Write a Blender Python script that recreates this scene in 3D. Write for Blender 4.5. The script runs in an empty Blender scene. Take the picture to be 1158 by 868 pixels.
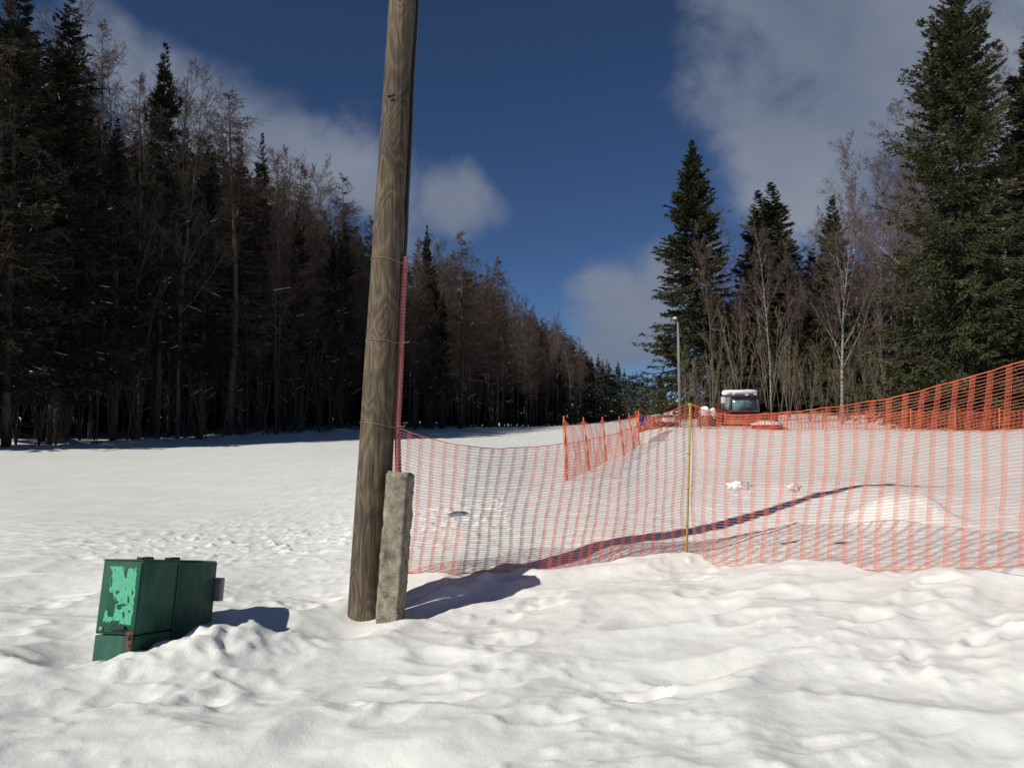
import bpy, math, random
import numpy as np
from mathutils import Vector, Matrix, noise as mnoise

random.seed(7)
RNG = np.random.default_rng(7)
S = bpy.context.scene
COL = S.collection
R = math.radians

# ------------------------------------------------------------------ camera
F = 909.0
EYE = 1.6
PITCH = math.atan(46.0 / F)
cam_d = bpy.data.cameras.new('camera')
cam_d.sensor_width = 36.0
cam_d.lens = F / 1158.0 * 36.0
cam_d.clip_end = 6000
cam = bpy.data.objects.new('camera', cam_d)
COL.objects.link(cam)
cam.location = (0, 0, EYE)
cam.rotation_euler = (R(90) + PITCH, 0, 0)
S.camera = cam


def at(px, py, Y):
    """point of the place seen at photo pixel (px, py) at depth Y"""
    dx = (px - 579.0) / F
    dz = (434.0 - py) / F
    yy = math.cos(PITCH) - dz * math.sin(PITCH)
    zz = math.sin(PITCH) + dz * math.cos(PITCH)
    t = Y / yy
    return Vector((dx * t, Y, EYE + zz * t))


# ------------------------------------------------------------------ materials
def new_mat(name):
    m = bpy.data.materials.new(name)
    m.use_nodes = True
    nt = m.node_tree
    for n in list(nt.nodes):
        nt.nodes.remove(n)
    out = nt.nodes.new('ShaderNodeOutputMaterial')
    b = nt.nodes.new('ShaderNodeBsdfPrincipled')
    nt.links.new(b.outputs[0], out.inputs[0])
    return m, nt, b


def N(nt, kind, **kw):
    n = nt.nodes.new(kind)
    for k, v in kw.items():
        if k in n.inputs.keys():
            n.inputs[k].default_value = v
        else:
            setattr(n, k, v)
    return n


def ramp(nt, src, stops):
    r = nt.nodes.new('ShaderNodeValToRGB')
    cr = r.color_ramp
    while len(cr.elements) < len(stops):
        cr.elements.new(0.5)
    for e, (p, c) in zip(cr.elements, stops):
        e.position = p
        e.color = (c[0], c[1], c[2], 1)
    nt.links.new(src, r.inputs[0])
    return r


def noisy(name, stops, scale=5.0, detail=4.0, rough=0.8, coord='Object', stretch=(1, 1, 1), bump=0.0, bscale=None,
          spec=0.3, metallic=0.0, dist=0.02, distort=0.0):
    m, nt, b = new_mat(name)
    tc = N(nt, 'ShaderNodeTexCoord')
    mp = N(nt, 'ShaderNodeMapping')
    mp.inputs['Scale'].default_value = stretch
    nt.links.new(tc.outputs[coord], mp.inputs[0])
    nz = N(nt, 'ShaderNodeTexNoise')
    nz.inputs['Scale'].default_value = scale
    nz.inputs['Detail'].default_value = detail
    nz.inputs['Distortion'].default_value = distort
    nt.links.new(mp.outputs[0], nz.inputs['Vector'])
    r = ramp(nt, nz.outputs[0], stops)
    nt.links.new(r.outputs[0], b.inputs['Base Color'])
    b.inputs['Roughness'].default_value = rough
    b.inputs['Specular IOR Level'].default_value = spec
    b.inputs['Metallic'].default_value = metallic
    if bump > 0:
        nb = N(nt, 'ShaderNodeTexNoise')
        nb.inputs['Scale'].default_value = bscale or scale * 4
        nb.inputs['Detail'].default_value = 5
        nt.links.new(mp.outputs[0], nb.inputs['Vector'])
        bp = N(nt, 'ShaderNodeBump')
        bp.inputs['Strength'].default_value = bump
        bp.inputs['Distance'].default_value = dist
        nt.links.new(nb.outputs[0], bp.inputs['Height'])
        nt.links.new(bp.outputs[0], b.inputs['Normal'])
    return m


M = {}
# snow
m, nt, b = new_mat('snow')
tc = N(nt, 'ShaderNodeTexCoord')
n1 = N(nt, 'ShaderNodeTexNoise'); n1.inputs['Scale'].default_value = 1.3; n1.inputs['Detail'].default_value = 5
nt.links.new(tc.outputs['Object'], n1.inputs['Vector'])
r = ramp(nt, n1.outputs[0], [(0.3, (0.84, 0.845, 0.785)), (0.75, (0.91, 0.91, 0.845))])
nt.links.new(r.outputs[0], b.inputs['Base Color'])
b.inputs['Roughness'].default_value = 0.55
b.inputs['Specular IOR Level'].default_value = 0.25
n2 = N(nt, 'ShaderNodeTexNoise'); n2.inputs['Scale'].default_value = 55; n2.inputs['Detail'].default_value = 6; n2.inputs['Roughness'].default_value = 0.65
n3 = N(nt, 'ShaderNodeTexNoise'); n3.inputs['Scale'].default_value = 7; n3.inputs['Detail'].default_value = 5
nt.links.new(tc.outputs['Object'], n2.inputs['Vector']); nt.links.new(tc.outputs['Object'], n3.inputs['Vector'])
b1 = N(nt, 'ShaderNodeBump'); b1.inputs['Strength'].default_value = 0.35; b1.inputs['Distance'].default_value = 0.012
b2 = N(nt, 'ShaderNodeBump'); b2.inputs['Strength'].default_value = 0.35; b2.inputs['Distance'].default_value = 0.03
nt.links.new(n3.outputs[0], b1.inputs['Height']); nt.links.new(n2.outputs[0], b2.inputs['Height'])
b1.inputs['Distance'].default_value = 0.03; b2.inputs['Distance'].default_value = 0.009
nt.links.new(b1.outputs[0], b2.inputs['Normal']); nt.links.new(b2.outputs[0], b.inputs['Normal'])
M['snow'] = m
M['snow_clump'] = noisy('snow_clump', [(0.3, (0.82, 0.83, 0.85)), (0.7, (0.9, 0.9, 0.9))], 12, bump=0.4, rough=0.6)

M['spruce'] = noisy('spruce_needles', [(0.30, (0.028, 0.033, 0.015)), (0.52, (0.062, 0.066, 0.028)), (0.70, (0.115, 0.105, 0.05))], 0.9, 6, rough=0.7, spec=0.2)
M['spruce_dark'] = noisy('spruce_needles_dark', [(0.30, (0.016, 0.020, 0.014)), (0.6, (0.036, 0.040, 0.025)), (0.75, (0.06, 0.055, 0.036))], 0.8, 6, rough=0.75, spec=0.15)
M['bark'] = noisy('dark_bark', [(0.3, (0.040, 0.033, 0.028)), (0.7, (0.11, 0.09, 0.075))], 6, 5, rough=0.95, stretch=(1, 1, 0.2), bump=0.5, spec=0.1)
M['bark_grey'] = noisy('grey_bark', [(0.3, (0.06, 0.052, 0.044)), (0.7, (0.14, 0.122, 0.10))], 5, 5, rough=0.95, stretch=(1, 1, 0.3), bump=0.4, spec=0.1)
M['larch'] = noisy('larch_twigs', [(0.3, (0.085, 0.060, 0.047)), (0.7, (0.17, 0.122, 0.095))], 0.8, 4, rough=0.9, spec=0.1)
M['twig_dark'] = noisy('dark_twigs', [(0.3, (0.075, 0.060, 0.050)), (0.7, (0.14, 0.115, 0.096))], 0.8, 4, rough=0.9, spec=0.1)
M['twig_red'] = noisy('reddish_twigs', [(0.3, (0.095, 0.066, 0.060)), (0.7, (0.185, 0.135, 0.124))], 0.8, 4, rough=0.9, spec=0.1)
M['sapling'] = noisy('tan_stems', [(0.3, (0.15, 0.12, 0.085)), (0.7, (0.27, 0.225, 0.165))], 1.2, 4, rough=0.9, spec=0.1)
# birch bark
m, nt, b = new_mat('birch_bark')
tc = N(nt, 'ShaderNodeTexCoord'); mp = N(nt, 'ShaderNodeMapping'); mp.inputs['Scale'].default_value = (1, 1, 4)
nt.links.new(tc.outputs['Object'], mp.inputs[0])
nz = N(nt, 'ShaderNodeTexNoise'); nz.inputs['Scale'].default_value = 2.2; nz.inputs['Detail'].default_value = 6
nt.links.new(mp.outputs[0], nz.inputs['Vector'])
r = ramp(nt, nz.outputs[0], [(0.36, (0.05, 0.045, 0.04)), (0.50, (0.22, 0.20, 0.18)), (0.7, (0.42, 0.39, 0.35))])
nt.links.new(r.outputs[0], b.inputs['Base Color']); b.inputs['Roughness'].default_value = 0.8
M['birch'] = m


# net: orange with a few dull violet mesh strips, chosen by the strand's own place along the net
def net_mat(name, base, dull=None):
    m, nt, b = new_mat(name)
    at_ = N(nt, 'ShaderNodeTexCoord')
    nz = N(nt, 'ShaderNodeTexNoise'); nz.inputs['Scale'].default_value = 2.5; nz.inputs['Detail'].default_value = 4
    nt.links.new(at_.outputs['Object'], nz.inputs['Vector'])
    c2 = tuple(min(1, c * 1.35 + 0.02) for c in base)
    r = ramp(nt, nz.outputs[0], [(0.3, base), (0.7, c2)])
    nt.links.new(r.outputs[0], b.inputs['Base Color'])
    b.inputs['Roughness'].default_value = 0.5
    b.inputs['Specular IOR Level'].default_value = 0.3
    return m


M['net'] = net_mat('orange_net', (0.60, 0.12, 0.055))
M['net_cord'] = net_mat('orange_net_cords', (0.58, 0.17, 0.10))
M['net_far'] = net_mat('orange_net_far', (0.44, 0.085, 0.04))
M['orange_post'] = noisy('orange_post', [(0.3, (0.60, 0.11, 0.03)), (0.7, (0.72, 0.17, 0.05))], 8, rough=0.5)
M['yellow_post'] = noisy('yellow_post', [(0.3, (0.36, 0.25, 0.045)), (0.7, (0.47, 0.34, 0.07))], 12, rough=0.45)

# weathered pole wood with swirling grain
m, nt, b = new_mat('pole_wood')
tc = N(nt, 'ShaderNodeTexCoord'); mp = N(nt, 'ShaderNodeMapping'); mp.inputs['Scale'].default_value = (5.0, 5.0, 1.5)
nt.links.new(tc.outputs['Object'], mp.inputs[0])
nz = N(nt, 'ShaderNodeTexNoise'); nz.inputs['Scale'].default_value = 0.9; nz.inputs['Detail'].default_value = 1.5; nz.inputs['Distortion'].default_value = 0.5
nt.links.new(mp.outputs[0], nz.inputs['Vector'])
mul = N(nt, 'ShaderNodeMath', operation='MULTIPLY'); mul.inputs[1].default_value = 12.0
nt.links.new(nz.outputs[0], mul.inputs[0])
fr = N(nt, 'ShaderNodeMath', operation='PINGPONG'); fr.inputs[1].default_value = 0.5
nt.links.new(mul.outputs[0], fr.inputs[0])
fine = N(nt, 'ShaderNodeTexNoise'); fine.inputs['Scale'].default_value = 14; fine.inputs['Detail'].default_value = 7
mp2 = N(nt, 'ShaderNodeMapping'); mp2.inputs['Scale'].default_value = (4, 4, 0.16)
nt.links.new(tc.outputs['Object'], mp2.inputs[0]); nt.links.new(mp2.outputs[0], fine.inputs['Vector'])
r = ramp(nt, fr.outputs[0], [(0.0, (0.185, 0.150, 0.110)), (0.16, (0.145, 0.113, 0.081)), (0.35, (0.116, 0.090, 0.064)), (0.5, (0.100, 0.078, 0.055))])
r2 = ramp(nt, fine.outputs[0], [(0.30, (0.55, 0.54, 0.52)), (0.50, (0.92, 0.92, 0.92)), (0.72, (1.25, 1.24, 1.22))])
mx = N(nt, 'ShaderNodeMix', data_type='RGBA', blend_type='MULTIPLY'); mx.inputs[0].default_value = 1.0
nt.links.new(r.outputs[0], mx.inputs[6]); nt.links.new(r2.outputs[0], mx.inputs[7])
blot = N(nt, 'ShaderNodeTexNoise'); blot.inputs['Scale'].default_value = 1.6; blot.inputs['Detail'].default_value = 4
nt.links.new(tc.outputs['Object'], blot.inputs['Vector'])
r3 = ramp(nt, blot.outputs[0], [(0.3, (0.72, 0.72, 0.72)), (0.7, (1.15, 1.12, 1.05))])
mx2 = N(nt, 'ShaderNodeMix', data_type='RGBA', blend_type='MULTIPLY'); mx2.inputs[0].default_value = 1.0
nt.links.new(mx.outputs[2], mx2.inputs[6]); nt.links.new(r3.outputs[0], mx2.inputs[7])
mp3 = N(nt, 'ShaderNodeMapping'); mp3.inputs['Scale'].default_value = (26, 26, 0.55)
nt.links.new(tc.outputs['Object'], mp3.inputs[0])
ck = N(nt, 'ShaderNodeTexNoise'); ck.inputs['Scale'].default_value = 1.0; ck.inputs['Detail'].default_value = 3
nt.links.new(mp3.outputs[0], ck.inputs['Vector'])
r4 = ramp(nt, ck.outputs[0], [(0.0, (1, 1, 1)), (0.487, (1, 1, 1)), (0.498, (0.38, 0.35, 0.32)), (0.502, (0.38, 0.35, 0.32)), (0.512, (1, 1, 1))])
spk = N(nt, 'ShaderNodeTexNoise'); spk.inputs['Scale'].default_value = 2.3; nt.links.new(tc.outputs['Object'], spk.inputs['Vector'])
r5 = ramp(nt, spk.outputs[0], [(0.44, (0, 0, 0)), (0.54, (1, 1, 1))])
mx3 = N(nt, 'ShaderNodeMix', data_type='RGBA', blend_type='MULTIPLY'); nt.links.new(r5.outputs[0], mx3.inputs[0])
nt.links.new(mx2.outputs[2], mx3.inputs[6]); nt.links.new(r4.outputs[0], mx3.inputs[7])
nt.links.new(mx3.outputs[2], b.inputs['Base Color'])
b.inputs['Roughness'].default_value = 0.85; b.inputs['Specular IOR Level'].default_value = 0.2
bp = N(nt, 'ShaderNodeBump'); bp.inputs['Strength'].default_value = 0.7; bp.inputs['Distance'].default_value = 0.006
nt.links.new(fine.outputs[0], bp.inputs['Height']); nt.links.new(bp.outputs[0], b.inputs['Normal'])
M['pole'] = m

# concrete with pale aggregate
m, nt, b = new_mat('rough_concrete')
tc = N(nt, 'ShaderNodeTexCoord')
nz = N(nt, 'ShaderNodeTexNoise'); nz.inputs['Scale'].default_value = 9; nz.inputs['Detail'].default_value = 8; nz.inputs['Roughness'].default_value = 0.7
nt.links.new(tc.outputs['Object'], nz.inputs['Vector'])
r = ramp(nt, nz.outputs[0], [(0.34, (0.10, 0.088, 0.065)), (0.5, (0.25, 0.215, 0.155)), (0.66, (0.40, 0.355, 0.27))])
vo = N(nt, 'ShaderNodeTexVoronoi'); vo.inputs['Scale'].default_value = 42
nt.links.new(tc.outputs['Object'], vo.inputs['Vector'])
vr = ramp(nt, vo.outputs['Distance'], [(0.12, (1, 1, 1)), (0.22, (0, 0, 0))])
vn = N(nt, 'ShaderNodeTexNoise'); vn.inputs['Scale'].default_value = 15; nt.links.new(tc.outputs['Object'], vn.inputs['Vector'])
vr2 = ramp(nt, vn.outputs[0], [(0.48, (0, 0, 0)), (0.56, (1, 1, 1))])
mm = N(nt, 'ShaderNodeMath', operation='MULTIPLY'); nt.links.new(vr.outputs[0], mm.inputs[0]); nt.links.new(vr2.outputs[0], mm.inputs[1])
mx = N(nt, 'ShaderNodeMix', data_type='RGBA'); nt.links.new(mm.outputs[0], mx.inputs[0]); nt.links.new(r.outputs[0], mx.inputs[6]); mx.inputs[7].default_value = (0.60, 0.57, 0.50, 1)
nt.links.new(mx.outputs[2], b.inputs['Base Color']); b.inputs['Roughness'].default_value = 0.95
bp = N(nt, 'ShaderNodeBump'); bp.inputs['Strength'].default_value = 0.9; bp.inputs['Distance'].default_value = 0.008
nt.links.new(nz.outputs[0], bp.inputs['Height']); nt.links.new(bp.outputs[0], b.inputs['Normal'])
M['concrete'] = m

M['pipe'] = noisy('red_pipe', [(0.3, (0.30, 0.085, 0.085)), (0.7, (0.38, 0.13, 0.125))], 6, rough=0.5)
M['black_cable'] = noisy('black_cable', [(0.3, (0.012, 0.012, 0.014)), (0.7, (0.03, 0.03, 0.032))], 9, rough=0.5)
M['grey_cable'] = noisy('grey_cable', [(0.3, (0.10, 0.11, 0.13)), (0.7, (0.18, 0.19, 0.21))], 9, rough=0.5)
M['wire'] = noisy('tie_wire', [(0.3, (0.22, 0.17, 0.12)), (0.7, (0.36, 0.29, 0.22))], 20, rough=0.5, metallic=0.3)
M['rust'] = noisy('rusty_iron', [(0.3, (0.07, 0.035, 0.02)), (0.7, (0.20, 0.11, 0.07))], 40, rough=0.9, bump=0.4)
M['dark_iron'] = noisy('dark_iron', [(0.3, (0.012, 0.018, 0.018)), (0.7, (0.035, 0.04, 0.04))], 20, rough=0.6)
M['green'] = noisy('green_enamel', [(0.3, (0.016, 0.085, 0.055)), (0.5, (0.022, 0.105, 0.068)), (0.72, (0.034, 0.125, 0.085))], 7, 7, rough=0.6, spec=0.25, bump=0.12, bscale=30)
m = M['green']; nt = m.node_tree; b = [n_ for n_ in nt.nodes if n_.type == 'BSDF_PRINCIPLED'][0]
src = b.inputs['Base Color'].links[0].from_socket
tc = N(nt, 'ShaderNodeTexCoord'); w1 = N(nt, 'ShaderNodeTexNoise'); w1.inputs['Scale'].default_value = 22; w1.inputs['Detail'].default_value = 8; w1.inputs['Roughness'].default_value = 0.7
nt.links.new(tc.outputs['Object'], w1.inputs['Vector'])
wr = ramp(nt, w1.outputs[0], [(0.645, (0, 0, 0)), (0.67, (1, 1, 1))])
mxa = N(nt, 'ShaderNodeMix', data_type='RGBA'); nt.links.new(wr.outputs[0], mxa.inputs[0]); nt.links.new(src, mxa.inputs[6]); mxa.inputs[7].default_value = (0.10, 0.055, 0.03, 1)
mpd = N(nt, 'ShaderNodeMapping'); mpd.inputs['Scale'].default_value = (18, 18, 1.5); nt.links.new(tc.outputs['Object'], mpd.inputs[0])
w2 = N(nt, 'ShaderNodeTexNoise'); w2.inputs['Scale'].default_value = 1.0; w2.inputs['Detail'].default_value = 4; nt.links.new(mpd.outputs[0], w2.inputs['Vector'])
wr2 = ramp(nt, w2.outputs[0], [(0.35, (0.75, 0.78, 0.76)), (0.7, (1.2, 1.15, 1.12))])
mxb = N(nt, 'ShaderNodeMix', data_type='RGBA', blend_type='MULTIPLY'); mxb.inputs[0].default_value = 1.0
nt.links.new(mxa.outputs[2], mxb.inputs[6]); nt.links.new(wr2.outputs[0], mxb.inputs[7]); nt.links.new(mxb.outputs[2], b.inputs['Base Color'])
M['lamp_plastic'] = noisy('pinkish_grey_plastic', [(0.3, (0.30, 0.24, 0.22)), (0.7, (0.46, 0.40, 0.38))], 20, rough=0.5)

# mint paint patch: peeling holes through an alpha-free mask of two real colours
m, nt, b = new_mat('mint_paint')
tc = N(nt, 'ShaderNodeTexCoord')
nz = N(nt, 'ShaderNodeTexNoise'); nz.inputs['Scale'].default_value = 60; nz.inputs['Detail'].default_value = 5
nt.links.new(tc.outputs['Object'], nz.inputs['Vector'])
r = ramp(nt, nz.outputs[0], [(0.3, (0.07, 0.40, 0.23)), (0.7, (0.115, 0.50, 0.30))])
nt.links.new(r.outputs[0], b.inputs['Base Color']); b.inputs['Roughness'].default_value = 0.5
M['mint'] = m

M['machine_red'] = noisy('machine_red', [(0.3, (0.10, 0.020, 0.016)), (0.7, (0.16, 0.034, 0.026))], 3, rough=0.4)
M['machine_orange'] = noisy('machine_orange', [(0.3, (0.24, 0.06, 0.025)), (0.7, (0.33, 0.10, 0.045))], 3, rough=0.5)
M['glass'] = noisy('cab_glass', [(0.3, (0.10, 0.17, 0.18)), (0.7, (0.22, 0.32, 0.32))], 2, rough=0.12, spec=0.7)
M['cab_frame'] = noisy('cab_frame', [(0.3, (0.09, 0.035, 0.035)), (0.7, (0.17, 0.10, 0.10))], 2, rough=0.5)
M['rubber'] = noisy('track_rubber', [(0.3, (0.015, 0.015, 0.016)), (0.7, (0.035, 0.035, 0.035))], 10, rough=0.8)
M['white_paint'] = noisy('white_paint', [(0.3, (0.65, 0.65, 0.64)), (0.7, (0.78, 0.78, 0.77))], 6, rough=0.5)
M['ochre'] = noisy('ochre_plastic', [(0.3, (0.28, 0.20, 0.05)), (0.7, (0.36, 0.27, 0.08))], 6, rough=0.5)
M['stone'] = noisy('grey_stone', [(0.3, (0.13, 0.10, 0.09)), (0.7, (0.28, 0.22, 0.20))], 4, 6, rough=0.9, bump=0.5)
M['grey_pole'] = noisy('grey_lamp_pole', [(0.3, (0.17, 0.155, 0.135)), (0.7, (0.27, 0.245, 0.215))], 5, rough=0.8, stretch=(1, 1, 0.2))
M['violet_cloth'] = noisy('violet_cloth', [(0.3, (0.07, 0.055, 0.20)), (0.7, (0.13, 0.10, 0.30))], 6, rough=0.9)


# ------------------------------------------------------------------ mesh helpers
class MB:
    def __init__(s):
        s.v = []; s.q = []; s.m = []; s.n = 0

    def add(s, verts, quads, mat=0):
        verts = np.asarray(verts, dtype=np.float32).reshape(-1, 3)
        quads = np.asarray(quads, dtype=np.int32).reshape(-1, 4)
        s.v.append(verts); s.q.append(quads + s.n)
        s.m.append(np.full(len(quads), mat, dtype=np.int32))
        s.n += len(verts)

    def segs(s, A, B, r0, r1, mat=0, sides=3):
        A = np.asarray(A, float).reshape(-1, 3); B = np.asarray(B, float).reshape(-1, 3)
        n = len(A)
        if n == 0: return
        r0 = np.broadcast_to(r0, (n,)); r1 = np.broadcast_to(r1, (n,))
        d = B - A
        d /= np.linalg.norm(d, axis=1, keepdims=True) + 1e-9
        ref = np.where(np.abs(d[:, 2:3]) > 0.9, np.array([[1., 0, 0]]), np.array([[0, 0, 1.]]))
        u = np.cross(d, ref); u /= np.linalg.norm(u, axis=1, keepdims=True) + 1e-9
        w = np.cross(d, u)
        an = np.arange(sides) * 2 * np.pi / sides
        off = u[:, None, :] * np.cos(an)[None, :, None] + w[:, None, :] * np.sin(an)[None, :, None]
        ra = A[:, None, :] + off * r0[:, None, None]
        rb = B[:, None, :] + off * r1[:, None, None]
        V = np.concatenate([ra, rb], axis=1).reshape(-1, 3)
        base = (np.arange(n) * 2 * sides)[:, None]
        k = np.arange(sides); k2 = (k + 1) % sides
        Q = np.stack([base + k, base + k2, base + k2 + sides, base + k + sides], axis=2)
        s.add(V, Q.reshape(-1, 4), mat)

    def blades(s, A, B, w, mat=0, rng=RNG):
        A = np.asarray(A, float).reshape(-1, 3); B = np.asarray(B, float).reshape(-1, 3)
        n = len(A)
        if n == 0: return
        w = np.broadcast_to(w, (n,))
        d = B - A
        rnd = rng.normal(size=(n, 3))
        side = np.cross(d, rnd); side /= np.linalg.norm(side, axis=1, keepdims=True) + 1e-9
        mid = A + d * 0.45
        V = np.stack([A, mid + side * w[:, None] * 0.5, B, mid - side * w[:, None] * 0.5], axis=1).reshape(-1, 3)
        Q = np.arange(n * 4).reshape(-1, 4)
        s.add(V, Q, mat)

    def tube(s, pts, rad, sides=12, mat=0, cap=True):
        pts = np.asarray(pts, float); n = len(pts)
        rad = np.broadcast_to(rad, (n,))
        t = np.gradient(pts, axis=0); t /= np.linalg.norm(t, axis=1, keepdims=True) + 1e-9
        ref = np.array([0, 1., 0]) if abs(t[0, 1]) < 0.9 else np.array([1., 0, 0])
        V = []
        for i in range(n):
            u = np.cross(t[i], ref); u /= np.linalg.norm(u); w = np.cross(t[i], u)
            an = np.arange(sides) * 2 * np.pi / sides
            V.append(pts[i] + (np.outer(np.cos(an), u) + np.outer(np.sin(an), w)) * rad[i])
        V = np.concatenate(V)
        k = np.arange(sides); k2 = (k + 1) % sides
        Q = [np.stack([i * sides + k, i * sides + k2, (i + 1) * sides + k2, (i + 1) * sides + k], axis=1) for i in range(n - 1)]
        Q = np.concatenate(Q)
        if cap:
            c = len(V); V = np.concatenate([V, pts[:1], pts[-1:]])
            ql = [(c, k2[i], k[i], k[i]) for i in range(sides)] + [(c + 1, (n - 1) * sides + k[i], (n - 1) * sides + k2[i], (n - 1) * sides + k2[i]) for i in range(sides)]
            # caps as degenerate-free quads over pairs of edges
            ql = []
            for i in range(0, sides - 1, 2):
                ql.append((c, k[(i + 2) % sides], k[i + 1], k[i]))
                o = (n - 1) * sides
                ql.append((c + 1, o + k[i], o + k[i + 1], o + k[(i + 2) % sides]))
            Q = np.concatenate([Q, np.array(ql)])
        s.add(V, Q, mat)

    def box(s, c, size, mat=0, rot=None, jitter=0):
        c = np.array(c, float); h = np.array(size, float) / 2
        V = np.array([[x, y, z] for x in (-1, 1) for y in (-1, 1) for z in (-1, 1)], float) * h
        if rot is not None:
            V = V @ np.array(Matrix(rot).to_3x3()).T if not isinstance(rot, np.ndarray) else V @ rot.T
        V = V + c
        Q = [(0, 1, 3, 2), (4, 6, 7, 5), (0, 4, 5, 1), (2, 3, 7, 6), (0, 2, 6, 4), (1, 5, 7, 3)]
        s.add(V, Q, mat)

    def mesh(s, name, mats, smooth=False):
        V = np.concatenate(s.v).astype(np.float32); Q = np.concatenate(s.q); MI = np.concatenate(s.m)
        me = bpy.data.meshes.new(name)
        me.vertices.add(len(V)); me.vertices.foreach_set('co', V.ravel())
        me.loops.add(len(Q) * 4); me.loops.foreach_set('vertex_index', Q.ravel().astype(np.int32))
        me.polygons.add(len(Q))
        me.polygons.foreach_set('loop_start', (np.arange(len(Q)) * 4).astype(np.int32))
        me.polygons.foreach_set('material_index', MI)
        me.update(calc_edges=True)
        for mt in mats: me.materials.append(M[mt] if isinstance(mt, str) else mt)
        if smooth:
            me.polygons.foreach_set('use_smooth', np.ones(len(Q), dtype=bool))
        return me

    def obj(s, name, mats, parent=None, smooth=False, bevel=0):
        if isinstance(mats, str): mats = [mats]
        o = bpy.data.objects.new(name, s.mesh(name, mats, smooth))
        COL.objects.link(o)
        if parent is not None: o.parent = parent
        if bevel:
            bv = o.modifiers.new('bevel', 'BEVEL'); bv.width = bevel; bv.segments = 2
        return o


def tag(o, label=None, cat=None, group=None, kind=None):
    if label: o['label'] = label
    if cat: o['category'] = cat
    if group: o['group'] = group
    if kind: o['kind'] = kind
    return o


def empty(name, loc=(0, 0, 0)):
    o = bpy.data.objects.new(name, None); COL.objects.link(o); o.location = loc
    o.empty_display_size = 0.2
    return o


def ico(name, mat, sub=3, parent=None, amp=0.15, scale=(1, 1, 1), loc=(0, 0, 0), freq=2.0, seed=0, flat=None):
    import bmesh
    bm = bmesh.new(); bmesh.ops.create_icosphere(bm, subdivisions=sub, radius=1.0)
    for v in bm.verts:
        k = 1 + amp * mnoise.noise(v.co * freq + Vector((seed * 3.1, seed, 0)))
        p = v.co * k
        if flat is not None and p.z < flat: p.z = flat
        v.co = Vector((p.x * scale[0] + loc[0], p.y * scale[1] + loc[1], p.z * scale[2] + loc[2]))
    me = bpy.data.meshes.new(name); bm.to_mesh(me); bm.free()
    me.materials.append(M[mat]); me.polygons.foreach_set('use_smooth', [True] * len(me.polygons))
    o = bpy.data.objects.new(name, me); COL.objects.link(o)
    if parent is not None: o.parent = parent
    return o


# ------------------------------------------------------------------ value noise
def hash2(ix, iy, seed):
    h = (ix.astype(np.int64) * 374761393 + iy.astype(np.int64) * 668265263 + seed * 1442695041) & 0xffffffff
    h = ((h ^ (h >> 13)) * 1274126177) & 0xffffffff
    return ((h ^ (h >> 16)) & 0xffff) / 65535.0


def gnoise(x, y, seed=0):
    ix = np.floor(x); iy = np.floor(y); fx = x - ix; fy = y - iy
    ux = fx * fx * fx * (fx * (fx * 6 - 15) + 10); uy = fy * fy * fy * (fy * (fy * 6 - 15) + 10)
    def g(a, b):
        an = hash2(a, b, seed) * 2 * np.pi
        return np.cos(an) * (x - a) + np.sin(an) * (y - b)
    n00 = g(ix, iy); n10 = g(ix + 1, iy); n01 = g(ix, iy + 1); n11 = g(ix + 1, iy + 1)
    return ((n00 * (1 - ux) + n10 * ux) * (1 - uy) + (n01 * (1 - ux) + n11 * ux) * uy) * 1.5


def fbm(x, y, seed=0, oct=4, gain=0.5):
    a = 1.0; t = 0; f = 1.0
    for i in range(oct):
        t = t + a * gnoise(x * f + i * 17.3, y * f - i * 9.1, seed + i); a *= gain; f *= 2.03
    return t


# ------------------------------------------------------------------ terrain
CP = []
def cpx(px, py, Y): p = at(px, py, Y); CP.append((p.x, p.y, p.z))
for t in [(-4, 0, 0), (-2, 0, 0), (0, 0, 0), (3, 0, 0), (6, 0, .1), (0, 3, 0), (-2.6, 3.7, 0), (2.4, 3.7, 0.06), (5, 3.5, .15),
          (0, -10, 0), (-10, -10, 0), (10, -10, .2), (9, 6, .55), (-8, 5, -.02), (-9, 12, -.03),
          (-60, 62, 2.0), (-90, 100, 5), (-100, 200, 12), (-200, 300, 25), (40, 90, 4.0), (30, 70, 2.6), (90, 90, 7), (60, 40, 3), (100, 300, 16), (0, 600, 14), (120, 600, 18),
          (-300, 600, 30), (300, 600, 30), (22, 28, 1.55), (14, 12, 1.0)]:
    CP.append(t)
for t in [(412, 697, 7.0), (440, 697, 6.74), (475, 694, 6.85), (400, 705, 6.7), (360, 690, 7.1), (130, 750, 5.5), (0, 770, 5.0), (245, 690, 6.7), (60, 700, 6.6),
          (1158, 652, 6.3), (1060, 654, 6.55), (960, 655, 6.8), (870, 650, 7.3), (800, 638, 8.0), (775, 629, 8.3), (650, 642, 8.0), (550, 649, 7.74), (480, 651, 7.68),
          (775, 602, 9.3), (690, 612, 8.7), (885, 573, 10.3), (980, 546, 11.6), (1045, 550, 12.9), (1120, 540, 14.5),
          (641, 544, 16.2), (668, 533, 19.7), (686, 522, 23.8), (705, 516, 26), (718, 508, 29.5),
          (1158, 492, 28), (950, 490, 30), (850, 492, 32), (1158, 486, 45), (1000, 486, 46), (860, 486, 50), (800, 484, 47), (740, 478, 60),
          (0, 505, 45), (200, 498, 56), (332, 490, 67), (420, 487, 77), (500, 485, 89), (580, 483, 115), (640, 481, 167), (690, 476, 230), (735, 472, 330),
          (0, 600, 12), (200, 600, 12.2), (350, 600, 12), (0, 540, 25), (300, 525, 27), (520, 520, 22), (520, 562, 13), (560, 495, 60), (640, 492, 60)]:
    cpx(*t)
CP = np.array(CP)


def uv_(x, y):
    yy = np.where(y > 0, y, 0)
    return np.clip(x / (yy + 5), -1.8, 1.8) * 1.6, np.log(yy + 5)


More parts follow.
